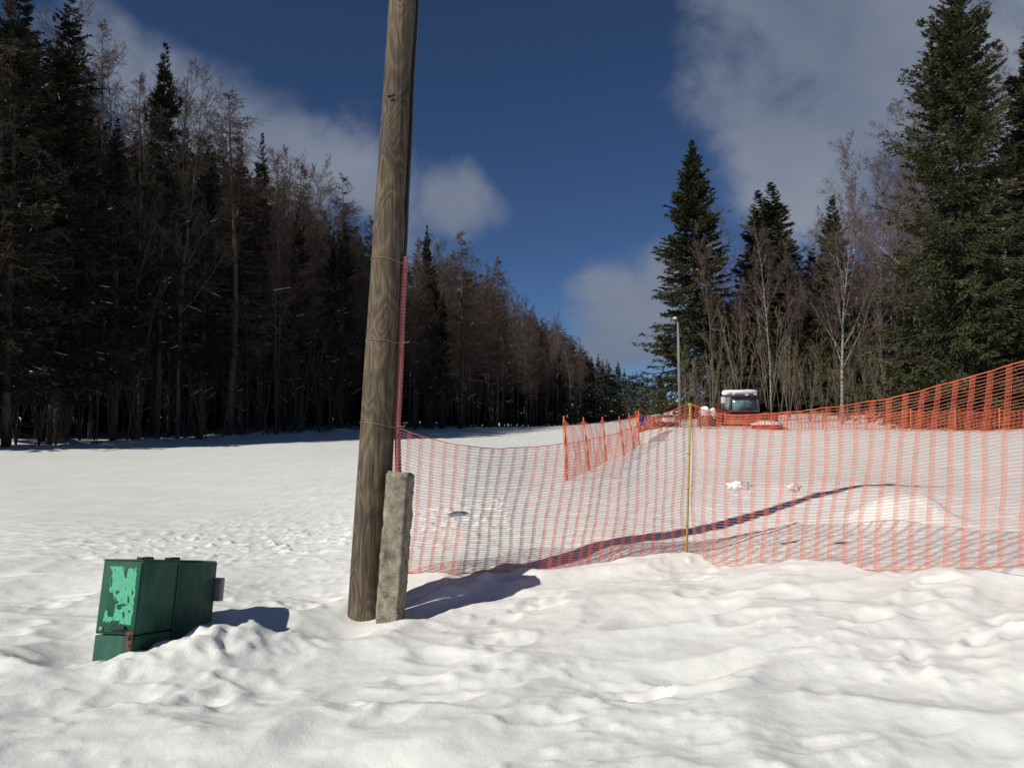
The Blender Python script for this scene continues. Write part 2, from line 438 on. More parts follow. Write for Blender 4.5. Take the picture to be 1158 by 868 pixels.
def tpk(r2): return np.where(r2 > 1e-12, r2 * np.log(r2 + 1e-12), 0)


_cu, _cv = uv_(CP[:, 0], CP[:, 1])
_n = len(CP)
# heights fitted as height / distance so near centimetres weigh like far metres
_w = CP[:, 1].clip(0) + 5
_K = tpk((_cu[:, None] - _cu[None]) ** 2 + (_cv[:, None] - _cv[None]) ** 2) + np.eye(_n) * 0.002
_P = np.stack([np.ones(_n), _cu, _cv], 1)
_A = np.block([[_K, _P], [_P.T, np.zeros((3, 3))]])
_sol = np.linalg.solve(_A, np.concatenate([CP[:, 2] / _w, np.zeros(3)]))


def base_h(x, y):
    x = np.asarray(x, float); y = np.asarray(y, float); sh = x.shape
    u, v = uv_(x.ravel(), y.ravel())
    out = np.zeros(len(u))
    for i in range(_n):
        out += _sol[i] * tpk((u - _cu[i]) ** 2 + (v - _cv[i]) ** 2)
    out += _sol[_n] + _sol[_n + 1] * u + _sol[_n + 2] * v
    return (out * (np.where(y.ravel() > 0, y.ravel(), 0) + 5)).reshape(sh)


def sstep(a, b, x):
    t = np.clip((x - a) / (b - a), 0, 1); return t * t * (3 - 2 * t)


# forest edge on the left, as depth for a photo column
E_COL = [-260, 0, 200, 332, 420, 500, 580, 640, 690, 735]
E_Y = [36, 45, 56, 67, 77, 89, 115, 167, 230, 330]
MOUND = at(1022, 600, 8.8)


def netline_y(x):
    return np.interp(x, [-6, -1.0, -0.3, 0.3, 1.8, 2.2, 3.0, 4.0, 6], [8.5, 7.66, 7.74, 7.85, 8.3, 7.9, 6.9, 6.3, 5.6])


def detail_h(x, y):
    ny = netline_y(x)
    near = 1 - sstep(0.0, 0.9, y - ny)                      # in front of the net: trampled, lumpy
    left = 1 - sstep(-1.5, -0.9, x)
    near = near * (1 - left) + left * (1 - sstep(7.6, 9.6, y + 0.25 * x + 0.5))
    # warped coordinates, ridges running from lower left to upper right
    wx = x + 0.35 * gnoise(x * 0.9, y * 0.9, 5); wy = y + 0.35 * gnoise(x * 0.9 + 7, y * 0.9, 6)
    ca, sa = math.cos(0.42), math.sin(0.42)
    a = wx * ca + wy * sa; bb = -wx * sa + wy * ca
    big = gnoise(a * 0.55, bb * 1.15, 11) * 0.085
    rid = (0.32 - np.abs(gnoise(a * 0.95, bb * 1.75, 21))) * 0.10
    rid2 = (0.25 - np.abs(gnoise(a * 2.1 + 3, bb * 4.1, 31))) * 0.030 * sstep(-0.2, 0.3, gnoise(x * 0.8, y * 0.8, 33))
    sm = fbm(x * 5.0, y * 6.0, 41, 3) * 0.006
    rough = sstep(0.0, 0.45, gnoise(x * 0.7 + 9, y * 0.7, 77) + 0.1)
    clod = np.maximum(0, fbm(x * 7, y * 7, 51, 3) - 0.15) * 0.04 * rough
    h = near * (big + 0.85 * rid + 0.6 * rid2 + sm + 0.6 * clod)
    # footprints and kicked-up crumbs
    if x.ndim == 2:
        prng = np.random.default_rng(77)
        for i_ in range(130):
            px_, py_ = prng.uniform(-4.6, 5.0), prng.uniform(3.3, 7.9)
            an_ = prng.uniform(-0.2, 1.2); ra_, rb_ = prng.uniform(0.12, 0.24), prng.uniform(0.07, 0.13); dp = prng.uniform(0.008, 0.030)
            if math.hypot(px_ + 1.2, py_ - 6.95) < 0.5 or abs(px_ + 2.4) < 0.35 and 5.2 < py_ < 6.6: continue
            jx = np.searchsorted(x[0], [px_ - 0.6, px_ + 0.6]); jy = np.searchsorted(y[:, 0], [py_ - 0.6, py_ + 0.6])
            sl_ = (slice(jy[0], jy[1]), slice(jx[0], jx[1]))
            xx_ = x[sl_] - px_; yy_ = y[sl_] - py_
            xx_ = xx_ + 0.05 * gnoise(x[sl_] * 6, y[sl_] * 6, 300); yy_ = yy_ + 0.05 * gnoise(x[sl_] * 6, y[sl_] * 6, 301)
            e_ = np.hypot((xx_ * math.cos(an_) + yy_ * math.sin(an_)) / ra_, (-xx_ * math.sin(an_) + yy_ * math.cos(an_)) / rb_)
            h[sl_] += near[sl_] * dp * (-np.exp(-e_ ** 3) + 0.45 * np.exp(-((e_ - 1.35) / 0.3) ** 2))
    # beyond: packed piste
    far = 1 - near
    h2 = fbm(x * 0.5, y * 0.5, 61, 3) * 0.02 + gnoise(x * 1.2, y * 4.5, 62) * 0.010 + fbm(x * 4.0, y * 7.0, 64, 3, 0.6) * 0.008
    pq = x * 0.9 - y * 0.43; qq = x * 0.43 + y * 0.9
    h2 = h2 + (gnoise(pq * 2.2, qq * 0.12, 65) * 0.016 + gnoise(pq * 6.5, qq * 0.25, 66) * 0.007) * sstep(9, 14, y)
    ye = np.interp(579 + F * x / np.maximum(y, 5), E_COL, E_Y) - y
    h2 = h2 + np.maximum(0, fbm(x * 0.55, y * 0.55, 67, 4, 0.6)) * 0.45 * np.exp(-(ye / 2.5) ** 2) * (y > 20)
    # trampled clods along the edge of the piste, left of the pole
    band = 0.7 * np.exp(-((y - 11.0) / 2.4) ** 2) * (x < 0) + 0.12
    h2 = h2 + np.maximum(0, fbm(x * 6, y * 5, 71, 3) - 0.18) * 0.07 * band
    h = h + far * h2 * (1 - sstep(60, 160, y))
    # lit mound beyond the net
    dx = (x - MOUND.x) / 0.42; dy = (y - MOUND.y) / 0.42
    h = h + 0.25 * np.exp(-(dx ** 4 + dy ** 2))
    # broad swells far out
    h = h + fbm(x * 0.06, y * 0.06, 81, 3) * 0.12 * sstep(15, 40, y) * (1 - sstep(40, 70, y))
    # bank against cabinet and pole
    # bank of snow pushed up along the cabinet's side, steep behind and gentle in front
    best = np.full(np.shape(x), -1e9)
    BK = [(-2.56, 5.30, 0.0), (-2.36, 5.52, 0.14), (-2.13, 5.72, 0.21), (-1.82, 6.0, 0.13), (-1.45, 6.25, 0.04)]
    lump = 1 + 0.30 * gnoise(x * 4.5, y * 4.5, 201) + 0.22 * gnoise(x * 11, y * 11, 202)
    for (ax_, ay_, az_), (bx_, by_, bz_) in zip(BK[:-1], BK[1:]):
        L2_ = (bx_ - ax_) ** 2 + (by_ - ay_) ** 2
        q_ = np.clip(((x - ax_) * (bx_ - ax_) + (y - ay_) * (by_ - ay_)) / L2_, 0, 1)
        ex = x - ax_ - q_ * (bx_ - ax_); ey = y - ay_ - q_ * (by_ - ay_)
        side_ = ey * (bx_ - ax_) - ex * (by_ - ay_)
        wd = np.where(side_ > 0, 0.16, 0.36)
        best = np.maximum(best, (az_ + (bz_ - az_) * q_) * np.exp(-(np.hypot(ex, ey) / wd) ** 2))
    h = h + np.maximum(best, 0) * lump
    d6 = np.hypot((x + 2.72) / 0.22, (y - 5.33) / 0.10)
    h = h + 0.035 * np.exp(-d6 ** 2) * (1 + 0.6 * gnoise(x * 14, y * 14, 203))
    d3 = ((x + 2.95) / 0.30) ** 2 + ((y - 5.7) / 0.4) ** 2
    h = h - 0.05 * np.exp(-d3)
    d4 = ((x + 3.3) / 0.35) ** 2 + ((y - 6.4) / 0.5) ** 2
    h = h - 0.06 * np.exp(-d4)
    d5 = ((x + 1.15) / 0.30) ** 2 + ((y - 6.95) / 0.25) ** 2
    h = h * (1 - 0.85 * np.exp(-d5)) - 0.02 * np.exp(-d5)
    h = h + 0.07 * np.exp(-((x + 0.98) / 0.22) ** 2 - ((y - 6.6) / 0.16) ** 2)
    return h


def edge_pt(t):
    """t is a photo column; gives (x, y) on the left forest's edge"""
    Y = float(np.interp(t, E_COL, E_Y)); return (t - 579) / F * Y, Y


def ground_z(x, y):
    x = np.asarray([x], float); y = np.asarray([y], float)
    return float((base_h(x, y) + detail_h(x, y))[0])


def axis(lo, hi, step, ends, growth):
    a = list(np.arange(lo, hi, step))
    s_ = step; p = a[-1]
    right = []
    while p < ends[1]:
        s_ *= growth; p += s_; right.append(p)
    s_ = step; p = lo; leftl = []
    while p > ends[0]:
        s_ *= growth; p -= s_; leftl.append(p)
    return np.array(leftl[::-1] + a + right)


gx = axis(-4.8, 5.6, 0.026, (-2500, 2500), 1.035)
gy = axis(3.2, 11.0, 0.026, (-60, 3000), 1.028)
XX, YY = np.meshgrid(gx, gy)
ZZ = base_h(XX, YY) + detail_h(XX, YY)
ZZ = np.where(YY > 700, ZZ * 0 + base_h(XX, np.minimum(YY, 700)), ZZ)
ZZ = np.clip(ZZ, -1.5, 60)
g = MB()
nx, ny_ = len(gx), len(gy)
idx = np.arange(nx * ny_).reshape(ny_, nx)
Q = np.stack([idx[:-1, :-1], idx[:-1, 1:], idx[1:, 1:], idx[1:, :-1]], axis=2).reshape(-1, 4)
g.add(np.stack([XX, YY, ZZ], 2).reshape(-1, 3), Q)
go = g.obj('ground', 'snow', smooth=True)
tag(go, 'white snow covering the slope, trampled and lumpy in front', 'snow', kind='structure')


# ------------------------------------------------------------------ tree builders: each returns dict of meshes with height H
def rot_z(v, a):
    c, s_ = np.cos(a), np.sin(a)
    return np.stack([v[:, 0] * c - v[:, 1] * s_, v[:, 0] * s_ + v[:, 1] * c, v[:, 2]], 1)


def trunk_pts(H, rng, bend=0.15, n=10):
    z = np.linspace(0, H, n); a = rng.uniform(0, 6.28)
    w = bend * np.sin(z / H * rng.uniform(2, 5))
    return np.stack([w * np.cos(a), w * np.sin(a), z], 1)


def make_spruce(H=22, Rm=3.6, nb=300, M_=16, K=5, seed=1, base=0.03, leaf='spruce', snow=0.0, droop=0.25, blade=(0.26, 0.085), power=0.95, dead=0, ragged=0.25, top_bare=0):
    rng = np.random.default_rng(seed)
    tr = MB(); tp = trunk_pts(H, rng, 0.08); tr.tube(tp, np.linspace(H * 0.0062 + 0.03, 0.012, len(tp)), 8)
    cr = MB()
    f = base + (1 - base) * np.sort(rng.uniform(0, 1, nb)) ** 0.92
    z0 = f * H
    az = rng.uniform(0, 6.28, nb)
    prof = (1 - f) ** power
    low = np.clip((f - base) / 0.08, 0.35, 1)
    clump = 1 + ragged * np.sin(z0 * 1.9 + az * 2 + seed) 
    L = (Rm * prof * low + 0.07) * rng.uniform(0.62, 1.08, nb) * clump
    up = np.clip((f - 0.55) * 1.3, -0.25, 0.6) - droop * (1 - f)
    def P(u):  # u (nb,k)
        r_ = L[:, None] * u
        dz = L[:, None] * (up[:, None] * u + 0.22 * (u ** 2) * (1 - f[:, None] * 0.5) - 0.10 * np.sin(u * 3.1))
        return np.stack([r_ * np.cos(az)[:, None], r_ * np.sin(az)[:, None], z0[:, None] + dz], 2)
    us = np.linspace(0, 1, 4)[None].repeat(nb, 0)
    pts = P(us)
    for i in range(3):
        rr = np.clip(L * 0.009, 0.008, 0.05) * (1 - i * 0.28)
        tr.segs(pts[:, i], pts[:, i + 1], rr, rr * 0.7)
    # twigs
    u = np.sort(rng.uniform(0.08, 1.0, (nb, M_)), 1)
    base_p = P(u)
    tang = P(np.clip(u + 0.05, 0, 1.1)) - base_p
    tang /= np.linalg.norm(tang, axis=2, keepdims=True) + 1e-9
    lat = np.stack([-np.sin(az), np.cos(az), np.zeros(nb)], 1)[:, None, :] * np.where(rng.random((nb, M_)) < 0.5, -1, 1)[..., None]
    topf = np.clip((1 - f) * 7, 0.35, 1)[:, None]
    tl = np.clip(0.30 * L[:, None] * (1.15 - u), 0.14 * topf, 0.8) * rng.uniform(0.6, 1.2, (nb, M_))
    hang = rng.uniform(0.15, 0.8, (nb, M_))[..., None] * np.array([0, 0, -1.0])
    dirn = tang * rng.uniform(0.5, 1.1, (nb, M_))[..., None] + lat * rng.uniform(0.35, 1.0, (nb, M_))[..., None] + hang * (1 - f[:, None, None] * 0.7)
    dirn /= np.linalg.norm(dirn, axis=2, keepdims=True)
    for k in range(K):
        s0 = (k + rng.uniform(0, 0.6, (nb, M_))) / K
        A = base_p + dirn * (tl * s0)[..., None]
        bl = blade[0] * rng.uniform(0.6, 1.3, (nb, M_)) * topf
        dd = dirn + rng.normal(0, 0.38, (nb, M_, 3))
        B = A + dd * bl[..., None]
        cr.blades(A, B, blade[1] * rng.uniform(0.6, 1.3, nb * M_) * np.repeat(topf[:, 0], M_), rng=rng)
    if dead:
        zz = rng.uniform(0.04, base + 0.15, dead) * H; a2 = rng.uniform(0, 6.28, dead); l2 = rng.uniform(0.5, 2.0, dead)
        A = np.stack([0 * zz, 0 * zz, zz], 1); B = A + np.stack([np.cos(a2) * l2, np.sin(a2) * l2, rng.uniform(-0.5, 0.1, dead) * l2], 1)
        tr.segs(A, B, 0.016, 0.005)
    if snow > 0:
        sn = cr
        pick = rng.random(nb) < snow
        ub = rng.uniform(0.3, 0.85, nb); le = rng.uniform(0.04, 0.22, nb)
        a = P(ub[:, None])[:, 0][pick]; b_ = P((ub + le)[:, None])[:, 0][pick]; mid = P((ub + le / 2)[:, None])[:, 0][pick]
        zoff = np.array([0, 0, 0.10])
        sn.segs(a + zoff, mid + zoff, 0.008, 0.024, mat=1, sides=5); sn.segs(mid + zoff, b_ + zoff, 0.024, 0.008, mat=1, sides=5)
    d = {'trunk': tr.mesh('trunk', ['bark'], True), 'crown': cr.mesh('crown', [leaf, 'snow_clump'])}
    return {'H': H, 'parts': d}


def make_larch(H=20, Rm=3.2, nb=150, M_=16, K=3, seed=1, base=0.22, mat='larch', bark='bark_grey', snow=0.0):
    rng = np.random.default_rng(seed)
    tr = MB(); tp = trunk_pts(H, rng, 0.2); tr.tube(tp, np.linspace(H * 0.006 + 0.03, 0.012, len(tp)), 7)
    cr = MB(); cx = lambda z: np.interp(z, tp[:, 2], tp[:, 0]); cy = lambda z: np.interp(z, tp[:, 2], tp[:, 1])
    f = base + (1 - base) * np.sort(rng.uniform(0, 1, nb)); z0 = f * H; az = rng.uniform(0, 6.28, nb)
    L = (Rm * 1.25 * (1 - f) ** 0.8 * (0.6 + 0.4 * np.clip((f - base) / 0.2, 0, 1)) + 0.08) * rng.uniform(0.55, 1.15, nb)
    up = -0.12 + 0.55 * (f - 0.4)
    def P(u):
        r_ = L[:, None] * u; dz = L[:, None] * (up[:, None] * u + 0.28 * u ** 2)
        return np.stack([cx(z0)[:, None] + r_ * np.cos(az)[:, None], cy(z0)[:, None] + r_ * np.sin(az)[:, None], z0[:, None] + dz], 2)
    pts = P(np.linspace(0, 1, 4)[None].repeat(nb, 0))
    for i in range(3):
        rr = np.clip(L * 0.009, 0.01, 0.035) * (1 - i * 0.28); tr.segs(pts[:, i], pts[:, i + 1], rr, rr * 0.7, mat=1)
    u = rng.uniform(0.12, 1.0, (nb, M_)); bp_ = P(u)
    lat = np.stack([-np.sin(az), np.cos(az), np.zeros(nb)], 1)[:, None, :] * np.where(rng.random((nb, M_)) < 0.5, -1, 1)[..., None]
    rad = np.stack([np.cos(az), np.sin(az), np.zeros(nb)], 1)[:, None, :]
    dirn = rad * rng.uniform(0.2, 1, (nb, M_))[..., None] + lat * rng.uniform(0.2, 1, (nb, M_))[..., None] + rng.uniform(-0.9, 0.35, (nb, M_))[..., None] * np.array([0, 0, 1.])
    tl = rng.uniform(0.3, 0.9, (nb, M_)) * np.clip(L[:, None] / 2, 0.2, 1)
    B = bp_ + dirn * tl[..., None]
    cr.segs(bp_, B, 0.010, 0.004)
    for k in range(K):
        s0 = rng.uniform(0.15, 1, (nb, M_))[..., None]
        A2 = bp_ + dirn * tl[..., None] * s0
        B2 = A2 + (dirn * 0.6 + rng.normal(0, 0.55, (nb, M_, 3))) * rng.uniform(0.15, 0.38, (nb, M_))[..., None] * np.clip((1 - f) * 6, .4, 1)[:, None, None]
        cr.blades(A2, B2, 0.020, rng=rng)
    if snow:
        sn = cr; pick = rng.random(nb) < snow
        ub = rng.uniform(0.3, 0.6, nb); le = rng.uniform(0.15, 0.35, nb)
        a = P(ub[:, None])[:, 0][pick]; b_ = P((ub + le)[:, None])[:, 0][pick]
        sn.segs(a + [0, 0, .03], b_ + [0, 0, .03], 0.028, 0.015, mat=1, sides=4)
    d = {'trunk': tr.mesh('trunk', [bark, 'twig_dark'], True), 'crown': cr.mesh('crown', [mat, 'snow_clump'])}
    return {'H': H, 'parts': d}


def make_bare(H=20, spread=0.42, seed=1, wood='bark', twig='twig_dark', counts=(20, 9, 7, 6), first=0.3, tw=0.016, droop=0.0, white_levels=1, lean=0.0, snow=0.0, r0=None, limb_len=0.34, stems=1):
    rng = np.random.default_rng(seed)
    tr = MB(); cr = MB(); sn = MB()
    NS = 5
    start = np.zeros((stems, 3)); an = rng.uniform(0, 6.28, stems)
    dirs = np.stack([np.sin(an) * (0.16 if stems > 1 else 0.02) + lean, np.cos(an) * (0.16 if stems > 1 else 0.02), np.ones(stems)], 1)
    dirs /= np.linalg.norm(dirs, axis=1, keepdims=True)
    ln = np.full(stems, H) * (rng.uniform(0.8, 1, stems) if stems > 1 else 1.0)
    ln[0] = H
    rr = np.full(stems, r0 or H * 0.0062)
    nlev = len(counts)
    for lev in range(nlev + 1):
        n = len(start)
        # curved polyline for every branch of this level
        P = [start]; d = dirs.copy(); seg = ln / (NS - 1)
        for i in range(NS - 1):
            P.append(P[-1] + d * seg[:, None])
            d = d + rng.normal(0, 0.05 + 0.05 * (lev > 0), d.shape)
            d[:, 2] += (0.12 if lev in (1, 2) else 0) - (droop if lev >= 2 else 0)
            d /= np.linalg.norm(d, axis=1, keepdims=True)
        P = np.stack(P, 1)
        last = lev == nlev
        if last:
            cr.blades(P[:, 0], P[:, 2], tw, rng=rng); cr.blades(P[:, 2], P[:, 4], tw * 0.8, rng=rng)
            break
        tgt = tr if lev < 2 else cr
        mi = 0 if lev < white_levels else 1
        if tgt is cr: mi = 0
        for i in range(NS - 1):
            ra = rr * (1 - 0.93 * i / (NS - 1)); rb = rr * (1 - 0.93 * (i + 1) / (NS - 1))
            tgt.segs(P[:, i], P[:, i + 1], np.maximum(ra, 0.006), np.maximum(rb, 0.005), mat=mi, sides=7 if lev == 0 else (4 if lev == 1 else 3))
        if snow and lev in (1, 2):
            pick = rng.random(n) < snow * (1.6 if lev == 1 else 0.8)
            for i in (1, 2):
                dz_ = np.abs(P[:, i + 1, 2] - P[:, i, 2]) / np.linalg.norm(P[:, i + 1] - P[:, i], axis=1)
                pick = pick & (dz_ < 0.55)
                cr.segs(P[pick, i] + [0, 0, .025], P[pick, i + 1] + [0, 0, .025], 0.015, 0.010, mat=1, sides=4)
        k = counts[lev]
        lo = first if lev == 0 else 0.2
        u = lo + (0.99 - lo) * (np.arange(k)[None] + rng.random((n, k))) / k
        fi = u * (NS - 1); i0 = np.minimum(fi.astype(int), NS - 2); fr_ = fi - i0
        rows = np.arange(n)[:, None]
        cp = P[rows, i0] * (1 - fr_[..., None]) + P[rows, i0 + 1] * fr_[..., None]
        td = P[rows, i0 + 1] - P[rows, i0]; td /= np.linalg.norm(td, axis=2, keepdims=True) + 1e-9
        rv = rng.normal(size=td.shape)
        if lev >= 1: rv[..., 2] *= 0.6
        pr = np.cross(td, rv); pr /= np.linalg.norm(pr, axis=2, keepdims=True) + 1e-9
        ang = rng.uniform(0.45, 0.95, (n, k)) + (0.05 if lev else 0) + (spread - 0.42)
        cd = td * np.cos(ang)[..., None] + pr * np.sin(ang)[..., None]
        if lev == 0:
            cl = H * limb_len * (1.12 - u) ** 0.8 * rng.uniform(0.6, 1.1, (n, k))
        else:
            cl = ln[:, None] * (0.55 - 0.25 * u) * rng.uniform(0.6, 1.15, (n, k))
        r_c = (rr[:, None] * (1 - 0.85 * u)) * 0.55
        r_c = np.clip(r_c, 0.006, 0.09)
        start = cp.reshape(-1, 3); dirs = cd.reshape(-1, 3); ln = cl.ravel(); rr = r_c.ravel()
    d = {'trunk': tr.mesh('trunk', [wood, wood if white_levels > 1 else twig], True), 'crown': cr.mesh('crown', [twig, 'snow_clump'])}
    return {'H': H, 'parts': d}


def place(proto, kind, x, y, ztop, label, cat, group=None, width=1.0, rz=None, sink=0.15, lean=(0, 0)):
    z = float(base_h(np.array([x]), np.array([y]))[0]) - sink
    h = max(ztop - z, 1.0); s_ = h / proto['H']
    o = empty(kind, (x, y, z)); o.scale = (s_ * width, s_ * width, s_)
    o.rotation_euler = (lean[0], lean[1], random.uniform(0, 6.28) if rz is None else rz)
    tag(o, label, cat, group)
    for nm, me in proto['parts'].items():
        c = bpy.data.objects.new(nm, me); COL.objects.link(c); c.parent = o
    return o


def zrow(row, Y): return at(579, row, Y).z


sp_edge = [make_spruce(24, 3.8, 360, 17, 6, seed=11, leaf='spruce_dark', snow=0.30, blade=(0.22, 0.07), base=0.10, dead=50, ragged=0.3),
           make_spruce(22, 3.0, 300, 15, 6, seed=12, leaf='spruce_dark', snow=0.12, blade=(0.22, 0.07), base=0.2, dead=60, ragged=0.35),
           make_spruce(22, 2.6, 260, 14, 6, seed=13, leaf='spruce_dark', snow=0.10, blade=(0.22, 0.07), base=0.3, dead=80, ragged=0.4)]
sp_right = [make_spruce(24, 4.4, 640, 24, 7, seed=21, snow=0.012, base=0.03, ragged=0.2, blade=(0.22, 0.085), power=0.85),
            make_spruce(26, 6.3, 760, 28, 8, seed=22, snow=0.0, base=0.02, ragged=0.2, power=0.72, blade=(0.20, 0.075)),
            make_spruce(20, 3.2, 420, 18, 7, seed=23, base=0.04, ragged=0.2, blade=(0.2, 0.08), power=0.85)]
sp_far = [make_spruce(20, 2.9, 110, 9, 4, seed=31, leaf='spruce_dark', snow=0.15, blade=(0.42, 0.18), ragged=0.3),
          make_spruce(20, 2.5, 110, 9, 4, seed=32, leaf='spruce', snow=0.05, blade=(0.42, 0.18), ragged=0.35)]
larches = [make_larch(21, 4.2, 150, 15, 3, seed=41, snow=0.06), make_larch(21, 3.6, 180, 15, 3, seed=42, base=0.3, snow=0.04),
           make_larch(20, 3.2, 190, 14, 3, seed=43, base=0.35)]
bares = [make_bare(20, seed=51, first=0.25, snow=0.16, spread=0.25, limb_len=0.40), make_bare(20, seed=52, first=0.35, limb_len=0.34, twig='twig_red', snow=0.10, spread=0.25),
         make_bare(20, seed=53, first=0.2, limb_len=0.42, wood='bark_grey', snow=0.16, spread=0.3), make_bare(19, seed=54, first=0.4, limb_len=0.33, spread=0.22, twig='twig_red', wood='bark_grey')]
birches = [make_bare(19, seed=61, wood='birch', twig='twig_red', white_levels=2, counts=(20, 10, 9, 8), first=0.22, droop=0.10, limb_len=0.46, spread=0.22, r0=0.17, tw=0.018),
           make_bare(19, seed=62, wood='birch', twig='twig_red', white_levels=2, counts=(22, 9, 9, 8), first=0.35, droop=0.10, limb_len=0.34, r0=0.13, tw=0.017),
           make_bare(20, seed=63, wood='birch', twig='twig_red', white_levels=2, counts=(22, 9, 9, 8), first=0.3, droop=0.06, limb_len=0.42, lean=-0.12, r0=0.14, tw=0.017)]
saps = [make_bare(7.5, seed=71 + i, wood='sapling', twig='sapling', counts=(7, 5, 4), first=0.25, tw=0.014, limb_len=0.30, stems=6, r0=0.020, white_levels=2, spread=0.1) for i in range(3)]

# --- left forest skyline, as photo row for a column
SK_C = [-200, -40, 60, 110, 160, 215, 255, 300, 345, 375, 440, 520, 563, 605, 655, 672, 700, 740, 760, 850]
SK_R = [-60, -30, -5, 75, 85, 95, 120, 165, 185, 205, 250, 275, 305, 345, 375, 402, 412, 428, 440, 430]

# told-apart trees of the left forest edge
SPEC = [
    ('spruce', sp_edge[0], 8, -45, 45, 1.2, 'tall dark spruce cut off by the left end of the forest edge'),
    ('spruce', sp_edge[0], 66, -12, 49, 1.35, 'tall wide spruce flecked with snow, tallest of the left forest'),
    ('spruce', sp_edge[1], 178, 50, 55, 1.0, 'slim pointed spruce rising above the bare trees of the left forest'),
    ('larch', larches[0], 258, 102, 61, 1.55, 'pale brown bare larch with open crown, next to the slim pointed spruce'),
    ('spruce', sp_edge[2], 292, 152, 66, 0.85, 'small narrow dark spruce top just behind the open pale larch'),
    ('spruce', sp_edge[1], 482, 255, 88, 0.85, 'dark pointed spruce just behind the wooden pole with the red pipe'),
    ('larch', larches[1], 521, 260, 92, 1.5, 'reddish brown larch, tallest between the wooden pole and the far end of the wood'),
    ('larch', larches[2], 562, 290, 104, 1.3, 'slender brown larch with one thin tip against the blue sky'),
    ('deciduous_tree', bares[0], 215, 84, 62, 1.25, 'leafless tree with fine twigs between the slim spruce and the open larch'),
    ('deciduous_tree', bares[2], 128, 78, 54, 0.95, 'leafless tree with fine twigs between the wide snowy spruce and the slim one'),
    ('deciduous_tree', bares[1], 322, 176, 70, 1.25, 'reddish leafless tree just past the narrow dark spruce top'),
    ('larch', larches[0], 108, 22, 66, 0.8, 'faint reddish larch behind the wide snowy spruce'),
    ('larch', larches[1], 385, 196, 76, 1.3, 'brown larch whose tip stands just before the wooden pole'),
]
for kd, pr, c, row, Y, w, lb in SPEC:
    place(pr, kd, (c - 579) / F * Y, Y, zrow(row, Y), lb, {'spruce': 'spruce', 'larch': 'larch', 'deciduous_tree': 'tree'}[kd], width=w)

# other trees of the front rows
random.seed(21)
def zone(c):
    return 0 if c < 210 else (1 if c < 415 else (2 if c < 560 else 3))
ZL = ['near end of the left forest', 'left forest before the wooden pole', 'left forest just past the wooden pole', 'far reddish end of the left forest']
LBL = {'spruce': 'dark spruce among others in the ', 'larch': 'brown leafless larch among others in the ', 'deciduous_tree': 'dark leafless tree with bare trunk in the '}
cols = []
c = -20.0
while c < 668:
    Y = np.interp(c, E_COL, E_Y); dx, dy = np.array(edge_pt(c + 3)) - np.array(edge_pt(c)); L_ = math.hypot(dx, dy) / 3
    sp = 2.1 if c < 420 else (2.7 if c < 560 else 5.2)
    cols.append(c); c += sp / max(L_, 0.02) * random.uniform(0.75, 1.25)
nfill = 0
for rowk in range(3):
    for c in cols:
        if rowk and random.random() < 0.25: continue
        x, y = edge_pt(c + random.uniform(-4, 4))
        off = 1.0 + rowk * 3.6 + random.uniform(-1.2, 1.4)
        x -= 0.9 * off; y += 0.43 * off
        cc = 579 + F * x / y
        q = random.random()
        if cc > 585: kd = 'deciduous_tree' if q < 0.45 else ('larch' if q < 0.85 else 'spruce')
        elif cc > 300: kd = 'deciduous_tree' if q < 0.45 else ('larch' if q < 0.7 else 'spruce')
        else: kd = 'deciduous_tree' if q < 0.42 else ('larch' if q < 0.5 else 'spruce')
        pr = random.choice({'spruce': sp_edge[1:], 'larch': larches, 'deciduous_tree': bares if cc > 250 else bares[:1] + bares[2:3]}[kd])
        row = np.interp(cc, SK_C, SK_R) + random.uniform(0, 42) * np.clip(70 / y, 0.3, 1) + (40 if kd == 'spruce' else 0) * np.clip(70 / y, 0.3, 1)
        place(pr, kd, x, y, zrow(row, y), LBL[kd] + ZL[zone(cc)], {'spruce': 'spruce', 'larch': 'larch', 'deciduous_tree': 'tree'}[kd],
              {'spruce': 'spruces', 'larch': 'larches', 'deciduous_tree': 'leafless trees'}[kd] + ' in the ' + ZL[zone(cc)], width=random.uniform(0.8, 1.1), lean=(random.uniform(-.02, .02), random.uniform(-.03, .03)))
        nfill += 1

# far snowy spruces at the end of the piste
random.seed(5)
k = 0
for c in np.linspace(662, 752, 26):
    c = c + random.uniform(-1.5, 1.5); Y = np.interp(c, [660, 700, 735, 760], [200, 245, 300, 330]) + random.uniform(-10, 10)
    row = np.interp(c, SK_C, SK_R) + random.uniform(-4, 14)
    place(sp_far[0 if random.random() < .7 else 1], 'spruce', (c - 579) / F * Y, Y, zrow(row, Y), 'small far spruce dusted with snow at the end of the ski slope', 'spruce', 'far snowy spruces', width=random.uniform(0.9, 1.3))
    k += 1


